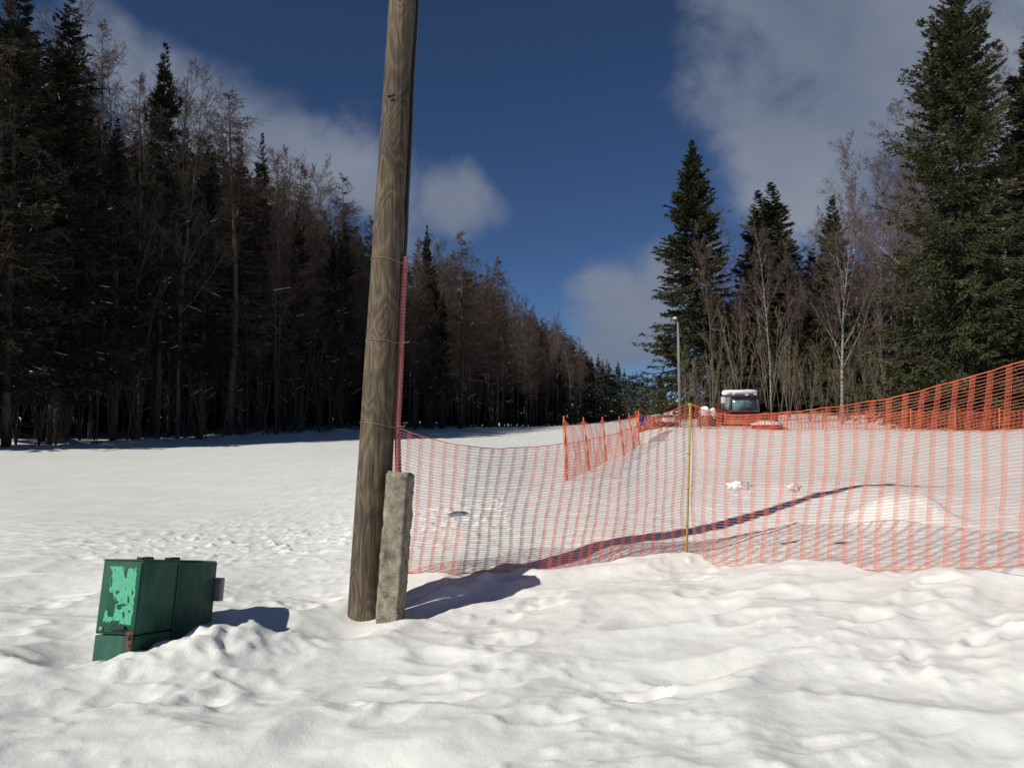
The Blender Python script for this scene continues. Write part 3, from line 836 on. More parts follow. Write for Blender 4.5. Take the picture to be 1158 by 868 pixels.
# --- deep wood behind the rows, as masses
def mass(name, spots, label, seed, wide=1.0, nb=90, M_=7, K=3, leaf='spruce_dark'):
    protos = []
    for i in range(3):
        rng = np.random.default_rng(seed + i)
        p = make_spruce(20, 2.8 * wide, nb, M_, K, seed=seed + i, leaf=leaf, blade=(0.55, 0.30), base=0.04, ragged=0.3, power=0.7)
        vs = []; qs = []; off = 0; ms = []
        for nm, me in p['parts'].items():
            v = np.empty(len(me.vertices) * 3, np.float32); me.vertices.foreach_get('co', v); v = v.reshape(-1, 3)
            q = np.empty(len(me.loops), np.int32); me.loops.foreach_get('vertex_index', q); q = q.reshape(-1, 4)
            vs.append(v); qs.append(q + off); ms.append(np.full(len(q), 1 if nm == 'trunk' else 0)); off += len(v)
        protos.append((np.concatenate(vs), np.concatenate(qs), np.concatenate(ms)))
    b_ = MB(); rng = random.Random(seed)
    for (x, y, zt) in spots:
        v, q, mi = rng.choice(protos)
        z = float(base_h(np.array([x]), np.array([y]))[0]) - 0.2
        s_ = (zt - z) / 20.0; a = rng.uniform(0, 6.28); w = s_ * rng.uniform(0.9, 1.25)
        vv = np.stack([(v[:, 0] * math.cos(a) - v[:, 1] * math.sin(a)) * w + x, (v[:, 0] * math.sin(a) + v[:, 1] * math.cos(a)) * w + y, v[:, 2] * s_ + z], 1)
        b_.v.append(vv.astype(np.float32)); b_.q.append(q + b_.n); b_.m.append(mi.astype(np.int32)); b_.n += len(vv)
    o = b_.obj(name, [leaf, 'bark'])
    return tag(o, label, 'wood', kind='stuff')


random.seed(9)
spots = []
for rowk in range(5):
    c = -330.0
    while c < 665:
        x, y = edge_pt(c); off = 12.5 + rowk * 4.5 + random.uniform(-1.5, 1.5)
        if c < -40: off = 2 + rowk * 7 + random.uniform(-2, 2)
        x -= 0.9 * off; y += 0.43 * off; cc = 579 + F * x / y
        row = np.interp(cc, SK_C, SK_R) + random.uniform(60, 120) * np.clip(70 / y, 0.3, 1)
        if c < -40:
            spots.append((x, y, random.uniform(19, 24)))
        else:
            spots.append((x, y, zrow(row, y)))
        dx, dy = np.array(edge_pt(c + 3)) - np.array(edge_pt(c)); L_ = math.hypot(dx, dy) / 3
        c += (2.9 if c < 560 else 6.0) / max(L_, 0.02) * random.uniform(0.8, 1.2)
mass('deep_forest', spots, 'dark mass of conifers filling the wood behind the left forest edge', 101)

spots = []
random.seed(19)
for rowk in range(4):
    for c in np.arange(600, 850, 5.0):
        Y = np.interp(c, [600, 640, 700, 775, 850], [185, 235, 330, 300, 220]) + rowk * 12; cc = c + random.uniform(-2, 2)
        row = np.interp(cc, SK_C, SK_R) + random.uniform(6, 22)
        spots.append(((cc - 579) / F * Y, Y, zrow(row, Y)))
mass('distant_forest', spots, 'distant dark wood closing the end of the ski slope', 301, nb=60, M_=5, K=2)
# young leafless trees and leaning stems along the dark forest edge
random.seed(23)
unders = [make_bare(9, seed=81, wood='bark_grey', twig='twig_dark', counts=(9, 6, 5), first=0.2, tw=0.014, limb_len=0.34, stems=3, r0=0.035, snow=0.2),
          make_bare(10, seed=82, wood='bark_grey', twig='twig_dark', counts=(10, 6, 5), first=0.3, tw=0.014, limb_len=0.36, r0=0.045, lean=0.16, snow=0.3)]
for i in range(80):
    c = -15 + 590 * (i / 80.0) ** 0.9 + random.uniform(-5, 5)
    x, y = edge_pt(c); off = random.uniform(-0.6, 1.6); x -= 0.9 * off; y += 0.43 * off
    zz_ = float(base_h(np.array([x]), np.array([y]))[0]) + random.uniform(5, 12)
    cc = 579 + F * x / y
    place(unders[i % 2], 'young_tree', x, y, zz_, 'thin young leafless tree at the foot of the ' + ZL[zone(cc)], 'tree', 'young trees at the foot of the ' + ZL[zone(cc)], width=random.uniform(0.9, 1.3))


# --- right side
Gr = {}
RS = [
    ('spruce', sp_right[0], 786, 160, 71, 1.36, 'tall evergreen spruce standing alone nearest the open slope, behind the grey lamp pole'),
    ('spruce', sp_right[1], 1092, -28, 48, 1.0, 'huge full green spruce filling the sky above the right part of the orange net'),
    ('spruce', sp_right[0], 1186, 10, 50, 1.15, 'big spruce at the picture edge behind the huge full one'),
    ('spruce', sp_right[2], 876, 207, 74, 1.65, 'pointed spruce behind the slim birch, above the snow groomer'),
    ('spruce', sp_right[2], 861, 216, 77, 1.5, 'second spruce tip leaning on the pointed one above the snow groomer'),
    ('spruce', sp_right[2], 946, 222, 68, 1.2, 'brownish spruce hidden behind the white forked birch'),
    ('birch', birches[0], 952, 222, 56, 0.85, 'white forked birch with bare branches, brightest trunk of the right wood'),
    ('birch', birches[1], 872, 240, 66, 0.75, 'slim birch with reddish twigs in front of the pointed spruce'),
    ('birch', birches[2], 1078, 78, 62, 0.95, 'tall leaning birch with reddish crown beside the huge spruce'),
    ('birch', birches[1], 1146, 22, 62, 0.7, 'birch whose pale trunk shows past the top of the huge spruce'),
    ('birch', birches[1], 822, 215, 80, 0.85, 'thin reddish birch between the lone tall spruce and the pointed one'),
    ('birch', birches[2], 1003, 190, 70, 0.8, 'reddish birch between the white forked birch and the tall leaning one'),
]
random.seed(3)
for kd, pr, c, row, Y, w, lb in RS:
    place(pr, kd, (c - 579) / F * Y, Y, zrow(row, Y), lb, kd, width=w, rz=(0.0 if kd == 'birch' else None))
for i, (c, row, Y) in enumerate([(905, 262, 76), (985, 160, 78), (1008, 128, 80), (1030, 100, 76), (1052, 130, 79), (925, 240, 79), (840, 270, 78)]):
    place(birches[1 + i % 2], 'birch', (c - 579) / F * Y, Y, zrow(row, Y), 'reddish birch crowded far back between the forked birch and the huge spruce' if c > 950 else 'reddish birch crowded far back above the snow groomer', 'birch', 'reddish birches far back', width=1.0)
random.seed(31)
for i, c in enumerate([806, 838, 852, 893, 905, 918, 930, 968, 978, 990, 1010, 1022, 1045]):
    Y = random.uniform(66, 78); row = random.uniform(250, 320) if c < 1000 else random.uniform(200, 280)
    pr = random.choice([bares[1], bares[3], bares[1]])
    place(pr, 'deciduous_tree', (c - 579) / F * Y, Y, zrow(row, Y), 'thin reddish leafless tree crowded behind the birches of the right wood', 'tree', 'thin leafless trees of the right wood', width=0.8)
for i, c in enumerate(list(np.linspace(775, 1010, 19))):
    c += random.uniform(-4, 4); Y = random.uniform(55, 63); row = random.uniform(330, 415)
    place(saps[i % 3], 'shrub', (c - 579) / F * Y, Y, zrow(row, Y), 'tall tan leafless shrub of thin upright stems below the right wood', 'shrub', 'thin leafless shrubs below the right wood', width=random.uniform(0.8, 1.1))
spots = []
for rowk in range(4):
    for c in np.arange(806, 1330, 13):
        Y = 76 + rowk * 7 + random.uniform(-3, 3); cc = c + random.uniform(-6, 6)
        row = np.interp(cc, [800, 830, 870, 950, 1000, 1050, 1158, 1330], [375, 320, 285, 285, 275, 240, 150, 100]) + random.uniform(-10, 60)
        spots.append(((cc - 579) / F * Y, Y, zrow(row, Y)))
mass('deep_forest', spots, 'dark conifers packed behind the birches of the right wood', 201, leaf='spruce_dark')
# low young spruces closing the base of the big ones
random.seed(14)
for c, row, Y in [(1030, 350, 50), (1062, 330, 53), (1120, 300, 46), (1165, 280, 47), (1010, 385, 56), (748, 425, 78), (832, 330, 80)]:
    place(sp_right[2], 'spruce', (c - 579) / F * Y, Y, zrow(row, Y), 'low bushy spruce filling the foot of the right wood', 'spruce', 'low spruces at the foot of the right wood', width=1.5)


# ------------------------------------------------------------------ wooden pole with conduit
pb = at(414, 700, 7.0); ptop = at(455, 0, 7.0)
axis_v = (ptop - pb).normalized()
POLE_L = 8.05
pole_root = empty('utility_pole', pb)
tag(pole_root, 'weathered wooden pole leaning slightly, red pipe and cables up its side', 'utility pole')
n = 90
mb = MB(); pts = []; rads = []
for i in range(n):
    t = i / (n - 1); h = -0.4 + (POLE_L + 0.4) * t
    pts.append(axis_v * h)
    rads.append(0.160 - 0.0080 * h)
SID = 48
V = []
for i in range(n):
    for j in range(SID):
        a = 2 * math.pi * j / SID
        rr = rads[i] * (1 + 0.03 * mnoise.noise(Vector((math.cos(a) * 1.2, math.sin(a) * 1.2, i * 0.09))) + 0.012 * mnoise.noise(Vector((math.cos(a) * 9, math.sin(a) * 9, i * 0.03))))
        V.append((pts[i].x + math.cos(a) * rr, pts[i].y + math.sin(a) * rr, pts[i].z))
k = np.arange(SID); k2 = (k + 1) % SID
Q = np.concatenate([np.stack([i * SID + k, i * SID + k2, (i + 1) * SID + k2, (i + 1) * SID + k], 1) for i in range(n - 1)])
V.append(tuple(pts[-1])); cI = len(V) - 1; o_ = (n - 1) * SID
Q = np.concatenate([Q, np.array([(cI, o_ + j, o_ + j + 1, o_ + (j + 2) % SID) for j in range(0, SID, 2)])])
mb.add(V, Q); mb.obj('shaft', 'pole', pole_root, smooth=True)


def prad(z): return 0.160 - 0.0080 * z
def on_pole(z, ang, extra):  # local point beside the shaft at height z
    c_ = axis_v * (z / axis_v.z); rr = prad(z) + extra
    return Vector((c_.x + math.cos(ang) * rr, c_.y + math.sin(ang) * rr, z))


def rowz(row): return at(440, row, 7.0).z - pb.z
# corrugated red pipe
PA = R(-8)
pz0, pz1 = rowz(545), rowz(291)
pp = []; prr = []
nn = int((pz1 - pz0) / 0.0065)
for i in range(nn):
    z = pz0 + (pz1 - pz0) * i / (nn - 1)
    e = 0.030 + 0.05 * max(0, (rowz(478) - z)) / 0.6
    p = on_pole(z, PA, e); p.x += 0.004 * math.sin(z * 4)
    pp.append(tuple(p)); prr.append(0.0262 + 0.0025 * math.sin(i * 2 * math.pi / 4.6))
mb = MB(); mb.tube(pp, np.array(prr), 16); mb.obj('conduit', 'pipe', pole_root, smooth=True)
for ang, rad_, mt, e0 in ((R(-4), 0.011, 'black_cable', 0.010), (R(3), 0.007, 'grey_cable', 0.024)):
    cp_ = []
    for i in range(60):
        z = pz1 - 0.15 + (POLE_L - 0.2 - pz1 + 0.15) * i / 59
        bow = 0.003 * math.sin(i * 0.5) + 0.005 * abs(math.sin(i * 0.17))
        p = on_pole(z, ang, e0 + bow * (1 if z > pz1 else 0)); cp_.append(tuple(p))
    mb = MB(); mb.tube(cp_, rad_, 8); mb.obj('cable', mt, pole_root, smooth=True)
for z_, tilt in ((rowz(297), 0.03), (rowz(387), 0.015), (rowz(481), 0.03)):
    cp_ = []
    for i in range(49):
        a = 2 * math.pi * i / 48
        ex = 0.005
        da = (a - (PA % (2 * math.pi)) + math.pi) % (2 * math.pi) - math.pi
        ex += 0.056 * math.exp(-(da / 0.23) ** 2)
        cp_.append(tuple(on_pole(z_ + tilt * math.cos(a * 1 + 2.5), a, ex)))
    mb = MB(); mb.tube(cp_, 0.0032, 6)
    q = on_pole(z_, PA - 0.2, 0.05)
    mb.tube([tuple(q), tuple(q + Vector((0.05, -0.02, -0.012))), tuple(q + Vector((0.07, -0.02, 0.004)))], 0.003, 5)
    mb.obj('tie_wire', 'wire', pole_root, smooth=True)
# bored hole
hz = rowz(119)
mb = MB(); cpt = on_pole(hz, R(-97), 0.001)
for dx_, dz_, w_, h_ in ((0, 0, 0.035, 0.02), (-0.02, 0.035, 0.06, 0.008), (0.012, 0.045, 0.03, 0.008)):
    mb.box((cpt.x + dx_, cpt.y + 0.010, cpt.z + dz_), (w_, 0.03, h_))
mb.obj('bolt_hole', 'black_cable', pole_root, bevel=0.003)

# concrete stub beside the pole
import bmesh
def concrete_stub():
    bm = bmesh.new()
    W, D, Hh = 0.205, 0.205, 1.62
    bmesh.ops.create_cube(bm, size=1.0)
    for v in bm.verts: v.co = Vector((v.co.x * W, v.co.y * D, (v.co.z + 0.5) * Hh))
    bmesh.ops.bevel(bm, geom=[e for e in bm.edges], offset=0.016, segments=2, affect='EDGES')
    bmesh.ops.subdivide_edges(bm, edges=[e for e in bm.edges if e.calc_length() > 0.5], cuts=54)
    bmesh.ops.subdivide_edges(bm, edges=[e for e in bm.edges if e.calc_length() > 0.1], cuts=7, use_grid_fill=True)
    for v in bm.verts:
        nrm = Vector((v.co.x, v.co.y, 0)).normalized()
        d = 0.010 * mnoise.noise(v.co * 9) + 0.006 * mnoise.noise(v.co * 30) - 0.006 * max(0, mnoise.noise(v.co * 16 + Vector((4, 4, 4))) - 0.2) * 3
        v.co += nrm * d
        if v.co.z > Hh - 0.05: v.co.z += 0.022 * mnoise.noise(v.co * 12) + 0.12 * (-v.co.x * 0.6 - v.co.y * 0.2)
    me = bpy.data.meshes.new('block'); bm.to_mesh(me); bm.free(); me.materials.append(M['concrete'])
    me.polygons.foreach_set('use_smooth', [True] * len(me.polygons))
    return me
sb = at(441.5, 698, 6.80); st = at(453, 538, 6.84)
stub = empty('concrete_post', sb - (st - sb).normalized() * 0.42)
av = (st - sb).normalized()
stub.rotation_euler = (Matrix.Rotation(0, 3, 'Z') @ av.to_track_quat('Z', 'Y').to_matrix() @ Matrix.Rotation(R(-37), 3, 'Z')).to_euler()
tag(stub, 'rough grey concrete post standing in the snow against the wooden pole', 'concrete post')
bo = bpy.data.objects.new('block', concrete_stub()); COL.objects.link(bo); bo.parent = stub
# rusty bolt on the shaded side
mb = MB(); 
mb.tube([(0.095, -0.01, 1.40), (0.118, -0.01, 1.40)], 0.026, 12); mb.tube([(0.11, -0.01, 1.40), (0.135, -0.01, 1.40)], 0.012, 8)
mb.obj('bolt', 'rust', stub)
mb = MB(); mb.tube([(0.09, -0.07, 1.40), (0.106, -0.07, 1.40)], 0.014, 10); mb.tube([(-0.02, -0.095, 0.88), (-0.02, -0.106, 0.88)], 0.016, 8)
mb.obj('socket', 'dark_iron', stub)

# short yellow stake peeping out left of the pole
ys = at(399.0, 648, 7.6); mb = MB()
mb.tube([(0, 0, -0.15), (0.004, 0, 0.12), (0.006, 0, 0.235)], 0.018, 10); o = mb.obj('stake', 'yellow_post', smooth=True); o.location = ys
tag(o, 'short yellow stake mostly hidden behind the foot of the wooden pole', 'stake')


# ------------------------------------------------------------------ green metal cabinet
Wc, Dc, Hc = 0.285, 1.06, 0.95
TILT, YAW = R(9.5), R(-7)
rotm = Matrix.Rotation(YAW, 3, 'Z') @ Matrix.Rotation(-TILT, 3, 'X')
ctl = at(118, 633, 5.5)
org = ctl - rotm @ Vector((0, 0, Hc))
cab = empty('metal_cabinet', org)
cab.rotation_euler = rotm.to_euler()
tag(cab, 'dark green metal cabinet with a peeling mint patch, sunk tilted in the snow', 'cabinet')
g_ = 0.006
ZM = 0.465
mb = MB(); mb.box((Wc / 2, 0.235, ZM / 2), (Wc, 0.47, ZM)); mb.obj('lower_body', 'green', cab, bevel=0.006)
mb = MB(); mb.box((Wc / 2, 0.235, (ZM + 0.008 + Hc) / 2), (Wc, 0.47, Hc - ZM - 0.008)); mb.obj('front_body', 'green', cab, bevel=0.006)
mb = MB(); mb.box((Wc / 2, 0.475 + (Dc - 0.475) / 2, Hc / 2 + 0.12), (Wc - 0.012, Dc - 0.477, Hc - 0.25)); mb.obj('rear_body', 'green', cab, bevel=0.006)
# top lid lip, side seam strip
mb = MB(); mb.box((Wc / 2, 0.24, Hc + 0.004), (Wc + 0.012, 0.49, 0.008)); mb.box((Wc / 2, 0.75, Hc + 0.001), (Wc, 0.53, 0.006)); mb.obj('lid', 'green', cab, bevel=0.002)
mb = MB(); mb.box((Wc + 0.003, 0.463, Hc / 2 + 0.05), (0.006, 0.018, Hc - 0.14)); mb.obj('seam_strip', 'green', cab, bevel=0.002)
# door panel proud of front
door = MB(); door.box((Wc / 2, -0.004, (ZM + Hc) / 2 + 0.006), (Wc - 0.014, 0.008, Hc - ZM - 0.03)); do = door.obj('door', 'green', cab, bevel=0.003)
# mint paint patch: irregular thin film cut into cells by a peeling pattern
pm = MB(); NXp, NZp = 75, 125
POLY = [(238, 290), (270, 286), (300, 288), (303, 330), (312, 330), (317, 292), (338, 294), (340, 310), (344, 292), (352, 292), (350, 350), (342, 430), (330, 505), (285, 503), (283, 488), (262, 492), (258, 484), (240, 497),
        (212, 495), (217, 470), (227, 450), (236, 478), (256, 478), (262, 455), (264, 432), (279, 426), (274, 416), (259, 410), (251, 386), (238, 386), (241, 330), (252, 318), (249, 300)]
HOLES = [(272, 385, 9, 7), (282, 440, 12, 9), (318, 412, 5, 14), (322, 455, 6, 5), (300, 470, 5, 12), (262, 300, 4, 3), (335, 385, 3, 9), (246, 345, 5, 20), (296, 432, 16, 5)]
x0, x1, zz0, zz1 = 0.02, 0.275, 0.50, 0.93
vid = {}; Vp = []; Qp = []
def vtx(i, j):
    if (i, j) not in vid:
        vid[(i, j)] = len(Vp); Vp.append((x0 + (x1 - x0) * i / NXp, -0.0096, zz0 + (zz1 - zz0) * j / NZp))
    return vid[(i, j)]
def inside(x, y):
    c_ = False; n_ = len(POLY)
    for i in range(n_):
        xa, ya = POLY[i]; xb, yb = POLY[i - 1]
        if (ya > y) != (yb > y) and x < (xb - xa) * (y - ya) / (yb - ya) + xa: c_ = not c_
    return c_
for i in range(NXp):
    for j in range(NZp):
        lx = x0 + (x1 - x0) * (i + .5) / NXp; lz = zz0 + (zz1 - zz0) * (j + .5) / NZp
        cy_ = 265 + (Hc - lz) / (Hc - ZM) * 280; cx_ = 210 - 33 * (cy_ - 265) / 280 + lx / Wc * 168
        wx_ = cx_ + 4 * mnoise.noise(Vector((lx * 60, lz * 25, 1))); wy_ = cy_ + 6 * mnoise.noise(Vector((lx * 90, lz * 30, 5)))
        if not inside(wx_, wy_): continue
        if any(math.hypot((wx_ - h_[0]) / h_[2], (wy_ - h_[1]) / h_[3]) < 1 for h_ in HOLES): continue
        if mnoise.noise(Vector((lx * 110, lz * 32, 9))) > 0.60: continue
        Qp.append((vtx(i, j), vtx(i + 1, j), vtx(i + 1, j + 1), vtx(i, j + 1)))
pm.add(Vp, Qp); o = pm.obj('paint_patch', 'mint', do)
sld = o.modifiers.new('thickness', 'SOLIDIFY'); sld.thickness = 0.001
o['label'] = 'peeling patch of light mint paint'
# handle recess + bolt head + hasp and padlock
mb = MB(); mb.box((0.165, -0.016, 0.508), (0.10, 0.014, 0.020)); mb.box((0.195, -0.020, 0.515), (0.05, 0.018, 0.026)); mb.obj('handle', 'dark_iron', do, bevel=0.004)
mb = MB(); mb.tube([(0.045, -0.006, 0.508), (0.045, -0.016, 0.508)], 0.014, 12); mb.obj('lock_button', 'lamp_plastic', do)
mb = MB(); mb.box((0.255, -0.014, 0.475), (0.055, 0.010, 0.042)); mb.obj('hasp', 'rust', cab, bevel=0.003)
mb = MB(); mb.box((0.268, -0.028, 0.412), (0.040, 0.022, 0.050)); mb.tube([(0.256, -0.028, 0.435), (0.256, -0.028, 0.468), (0.268, -0.028, 0.478), (0.280, -0.028, 0.468), (0.280, -0.028, 0.435)], 0.0045, 8)
mb.obj('padlock', 'rust', cab, bevel=0.004)
for yy in (0.06, 0.41):
    mb = MB(); mb.box((Wc - 0.03, yy, Hc + 0.016), (0.045, 0.12, 0.018)); mb.tube([(Wc - 0.004, yy - 0.05, Hc + 0.016), (Wc - 0.004, yy + 0.05, Hc + 0.016)], 0.013, 10)
    mb.obj('hinge', 'dark_iron', cab, bevel=0.003)
mb = MB(); mb.box((Wc - 0.02, Dc + 0.04, 0.73), (0.11, 0.07, 0.18)); mb.box((Wc - 0.02, Dc + 0.078, 0.73), (0.09, 0.012, 0.15)); mb.obj('rear_box', 'lamp_plastic', cab, bevel=0.015)


# ------------------------------------------------------------------ nets
def interp_curve(P, u):
    """Catmull-Rom through P at parameters u in [0,1]"""
    P = np.asarray(P, float); n = len(P); t = np.clip(np.asarray(u), 0, 1) * (n - 1); i = np.minimum(t.astype(int), n - 2); f = (t - i)[..., None]
    p0 = P[np.maximum(i - 1, 0)]; p1 = P[i]; p2 = P[i + 1]; p3 = P[np.minimum(i + 2, n - 1)]
    return 0.5 * ((2 * p1) + (-p0 + p2) * f + (2 * p0 - 5 * p1 + 4 * p2 - p3) * f ** 2 + (-p0 + 3 * p1 - 3 * p2 + p3) * f ** 3)


def build_net(name, top, bot, parent, pitch=0.115, rows=46, band=0.036, hw=0.0018, vw=0.0026, mat='net', seed=0, wrinkle=0.02, crowd=0.0, dull=None, zig=True, step=0.03, fold=0.0, tcurve=None):
    """a real net: thin cords across, narrow meshed bands down"""
    top = np.array(top); bot = np.array(bot)
    fine = np.linspace(0, 1, 2000)
    tp = interp_curve(top, fine); L_ = np.concatenate([[0], np.cumsum(np.linalg.norm(np.diff((tp + interp_curve(bot, fine)) / 2, axis=0), axis=1))])
    LT = L_[-1]
    def S2U(s_): return np.interp(s_, L_, fine)
    def P(s_, t):
        s_, t = np.broadcast_arrays(s_, t); u = S2U(s_)
        a = interp_curve(top, u); b_ = interp_curve(bot, u)
        tt = t + crowd * np.sin(t * np.pi) * 0.5
        p = a + (b_ - a) * tt[..., None]
        sag = np.sin(tt * np.pi)
        wv = gnoise(s_ * 1.1 + seed, t * 1.7 + seed * 2, 91 + seed) * wrinkle * 2 + gnoise(s_ * 4.3, t * 1.1, 92 + seed) * wrinkle * 0.8
        p[..., 1] += wv * (0.3 + sag) + fold * sag
        p[..., 0] += (gnoise(s_ * 1.3 + 5, t * 2.2, 93 + seed) * wrinkle * 1.0) * (0.2 + sag) + 0.0035 * gnoise(s_ * 9.0, t * 19, 95 + seed)
        p[..., 2] += gnoise(s_ * 5.0, t * rows * 0.35, 94 + seed) * wrinkle * 0.28 + gnoise(s_ * 14.0, t * rows * 0.9, 96 + seed) * 0.0035
        return p
    mb = MB()
    ns = max(2, int(LT / step)); ss = np.linspace(0, LT, ns)
    for r_ in range(rows + 1):
        t = r_ / rows; w = hw * (2.2 if r_ in (0, rows) else 1)
        pt = P(ss, np.full(ns, t))
        mi = np.zeros(ns - 1, int)
        mb.segs(pt[:-1], pt[1:], w, w, sides=4, mat=0 if r_ in (0, rows) else 1)
    nb_ = int(LT / pitch)
    for k_ in range(nb_ + 1):
        s0 = k_ * pitch + random.uniform(-0.006, 0.006)
        if s0 > LT - band: break
        mi = 0
        nt_ = rows if zig else max(6, rows // 2)
        tt = np.linspace(0, 1, nt_ + 1)
        for e_ in (0, band):
            pt = P(np.full(nt_ + 1, s0 + e_) + (np.arange(nt_ + 1) % 2) * 0.004, tt); mb.segs(pt[:-1], pt[1:], vw, vw, sides=4, mat=mi)
        if zig:
            tt2 = np.linspace(0, 1, nt_ * 2 + 1); so = s0 + band / 2 + band * 0.42 * np.where(np.arange(nt_ * 2 + 1) % 2, 1, -1)
            pt = P(so, tt2); mb.segs(pt[:-1], pt[1:], vw * 0.8, vw * 0.8, sides=3, mat=mi)
            pt = P(2 * s0 + band - so, tt2); mb.segs(pt[:-1], pt[1:], vw * 0.8, vw * 0.8, sides=3, mat=mi)
        else:
            pt = P(np.full(nt_ + 1, s0 + band / 2), tt); mb.segs(pt[:-1], pt[1:], vw, vw, sides=3, mat=mi)
    return mb.obj(name, [mat, 'net_cord' if mat == 'net' else mat], parent)


def ptl(l): return [tuple(at(*p)) for p in l]


random.seed(2)
fence = empty('safety_fence', at(775, 630, 8.3)); FL = fence.location.copy()
tag(fence, 'orange plastic safety net strung from the wooden pole across the near snow', 'fence')
def rel(l, o): return [tuple(Vector(p) - o) for p in ptl(l)]
topR = rel([(781, 456, 8.32), (820, 469, 8.1), (900, 465, 7.6), (1000, 451, 7.0), (1080, 431, 6.65), (1158, 408, 6.3), (1240, 388, 6.0)], FL)
botR = rel([(784, 630, 8.30), (812, 639, 8.05), (885, 643, 7.55), (985, 644, 7.0), (1068, 643, 6.65), (1150, 640, 6.3), (1240, 638, 6.0)], FL)
n1_ = build_net('net', topR, botR, fence, pitch=0.135, rows=54, band=0.04, seed=3, wrinkle=0.026, hw=0.0020, vw=0.0015)
topL = rel([(447, 482, 7.66), (480, 494, 7.67), (520, 503, 7.70), (565, 507, 7.74), (625, 503, 7.85), (689, 492, 8.02), (740, 473, 8.18), (780, 456, 8.30)], FL)
botL = rel([(440, 648, 7.66), (466, 648, 7.67), (502, 648, 7.70), (543, 647, 7.74), (602, 645, 7.85), (666, 639, 8.02), (727, 632, 8.18), (779, 627, 8.30)], FL)
n2_ = build_net('net', topL, botL, fence, pitch=0.107, rows=52, band=0.030, seed=8, wrinkle=0.03, crowd=0.10, hw=0.0019, vw=0.0014)
mb = MB(); a = at(775, 640, 8.27) - FL; b_ = at(780.5, 459, 8.27) - FL
mb.tube([tuple(a - Vector((0, 0, .25))), tuple((a + b_) / 2 + Vector((.006, 0, 0))), tuple(b_)], 0.0120, 12)
po = mb.obj('post', 'yellow_post', fence, smooth=True); po['label'] = 'thin yellow fence post with a ball top'
mb = MB()
for q in range(5):
    zz_ = b_ + (a - b_) * (0.004 + q * 0.006)
o = ico('post_cap', 'yellow_post', 2, po, 0.0, (0.022, 0.022, 0.022), tuple(b_ + Vector((0, 0, .012))))
for tt_ in (0.06, 0.3, 0.52, 0.75, 0.93):
    mb = MB(); p = b_ + (a - b_) * tt_
    mb.tube([(p.x + 0.02 * math.cos(i), p.y + 0.02 * math.sin(i), p.z + 0.004 * math.sin(i * 2.2)) for i in np.linspace(0, 6.28, 13)], 0.0035, 5); mb.obj('tie', 'net', po)

# clumps of snow caught in the near net
for i, (c_, r_, Y_, sx, sz, lb) in enumerate([(835, 549, 7.97, 0.105, 0.040, 'flat wide clump of snow caught in the net right beside the yellow post'),
                                              (897, 551, 7.62, 0.065, 0.034, 'smaller round clump of snow caught in the net, second from the yellow post'),
                                              (517, 581, 7.64, 0.10, 0.022, 'flat clump of snow caught in the net close to the concrete post')]):
    p = at(c_, r_, Y_)
    o = ico('snow_clump', 'snow_clump', 3, None, 0.9, (sx, 0.028, sz), (0, 0, 0), 2.2, seed=i + 1); o.location = p
    tag(o, lb, 'snow clump', 'clumps of snow in the near net')

# receding fence across the slope
f2 = empty('safety_fence', at(641, 546, 16.2)); FO = f2.location.copy()
tag(f2, 'orange net fence on thin orange posts running away up the slope', 'fence')
postB = [(641, 546, 16.2), (667, 534, 19.7), (686, 523, 23.8), (706, 517, 26.2), (718, 509, 29.5), (724, 507, 31.5)]
postT = [(637.5, 471.6), (659.5, 473), (681, 472), (700, 471.6), (711, 468), (719, 465)]
random.seed(4)
for i in range(5):
    a, b_ = postB[i], postB[i + 1]; ta, tb = postT[i], postT[i + 1]
    top = []; bot = []
    for t in np.linspace(0, 1, 5):
        Yt = a[2] + (b_[2] - a[2]) * t; cx_ = a[0] + (b_[0] - a[0]) * t
        # perspective-correct point on the ground line
        A = at(*a); B = at(*b_); p = A + (B - A) * t
        TA = at(ta[0], ta[1] + 1.5, a[2]); TB = at(tb[0], tb[1] + 1.5, b_[2]); q = TA + (TB - TA) * t
        q.z -= 0.16 * math.sin(math.pi * t) * (1 if i < 4 else 0.3); p.z += 0.05
        top.append(tuple(q - FO)); bot.append(tuple(p - FO))
    build_net('net', top, bot, f2, pitch=0.15, rows=20, band=0.045, hw=0.0013, vw=0.0018, mat='net_far', seed=20 + i, wrinkle=0.04, zig=False, step=0.12)
for i in range(6):
    p0 = at(*postB[i]) - FO; p1 = at(postT[i][0], postT[i][1], postB[i][2]) - FO
    mb = MB(); mb.tube([tuple(p0 - Vector((0, 0, .2))), tuple((p0 + p1) / 2 + Vector((0.01, 0, 0))), tuple(p1 + Vector((0, 0, .03)))], 0.016, 8)
    # net bunched round the post
    pts_ = [p0 + (p1 - p0) * t for t in np.linspace(0.0, 0.95, 14)]
    for k_ in range(3):
        mb.tube([(p.x + 0.03 * math.cos(k_ * 2.1 + j * 0.5), p.y + 0.03 * math.sin(k_ * 2.1 + j * 0.5), p.z) for j, p in enumerate(pts_)], 0.006, 5)
    mb.obj('post', 'orange_post', f2, smooth=True)

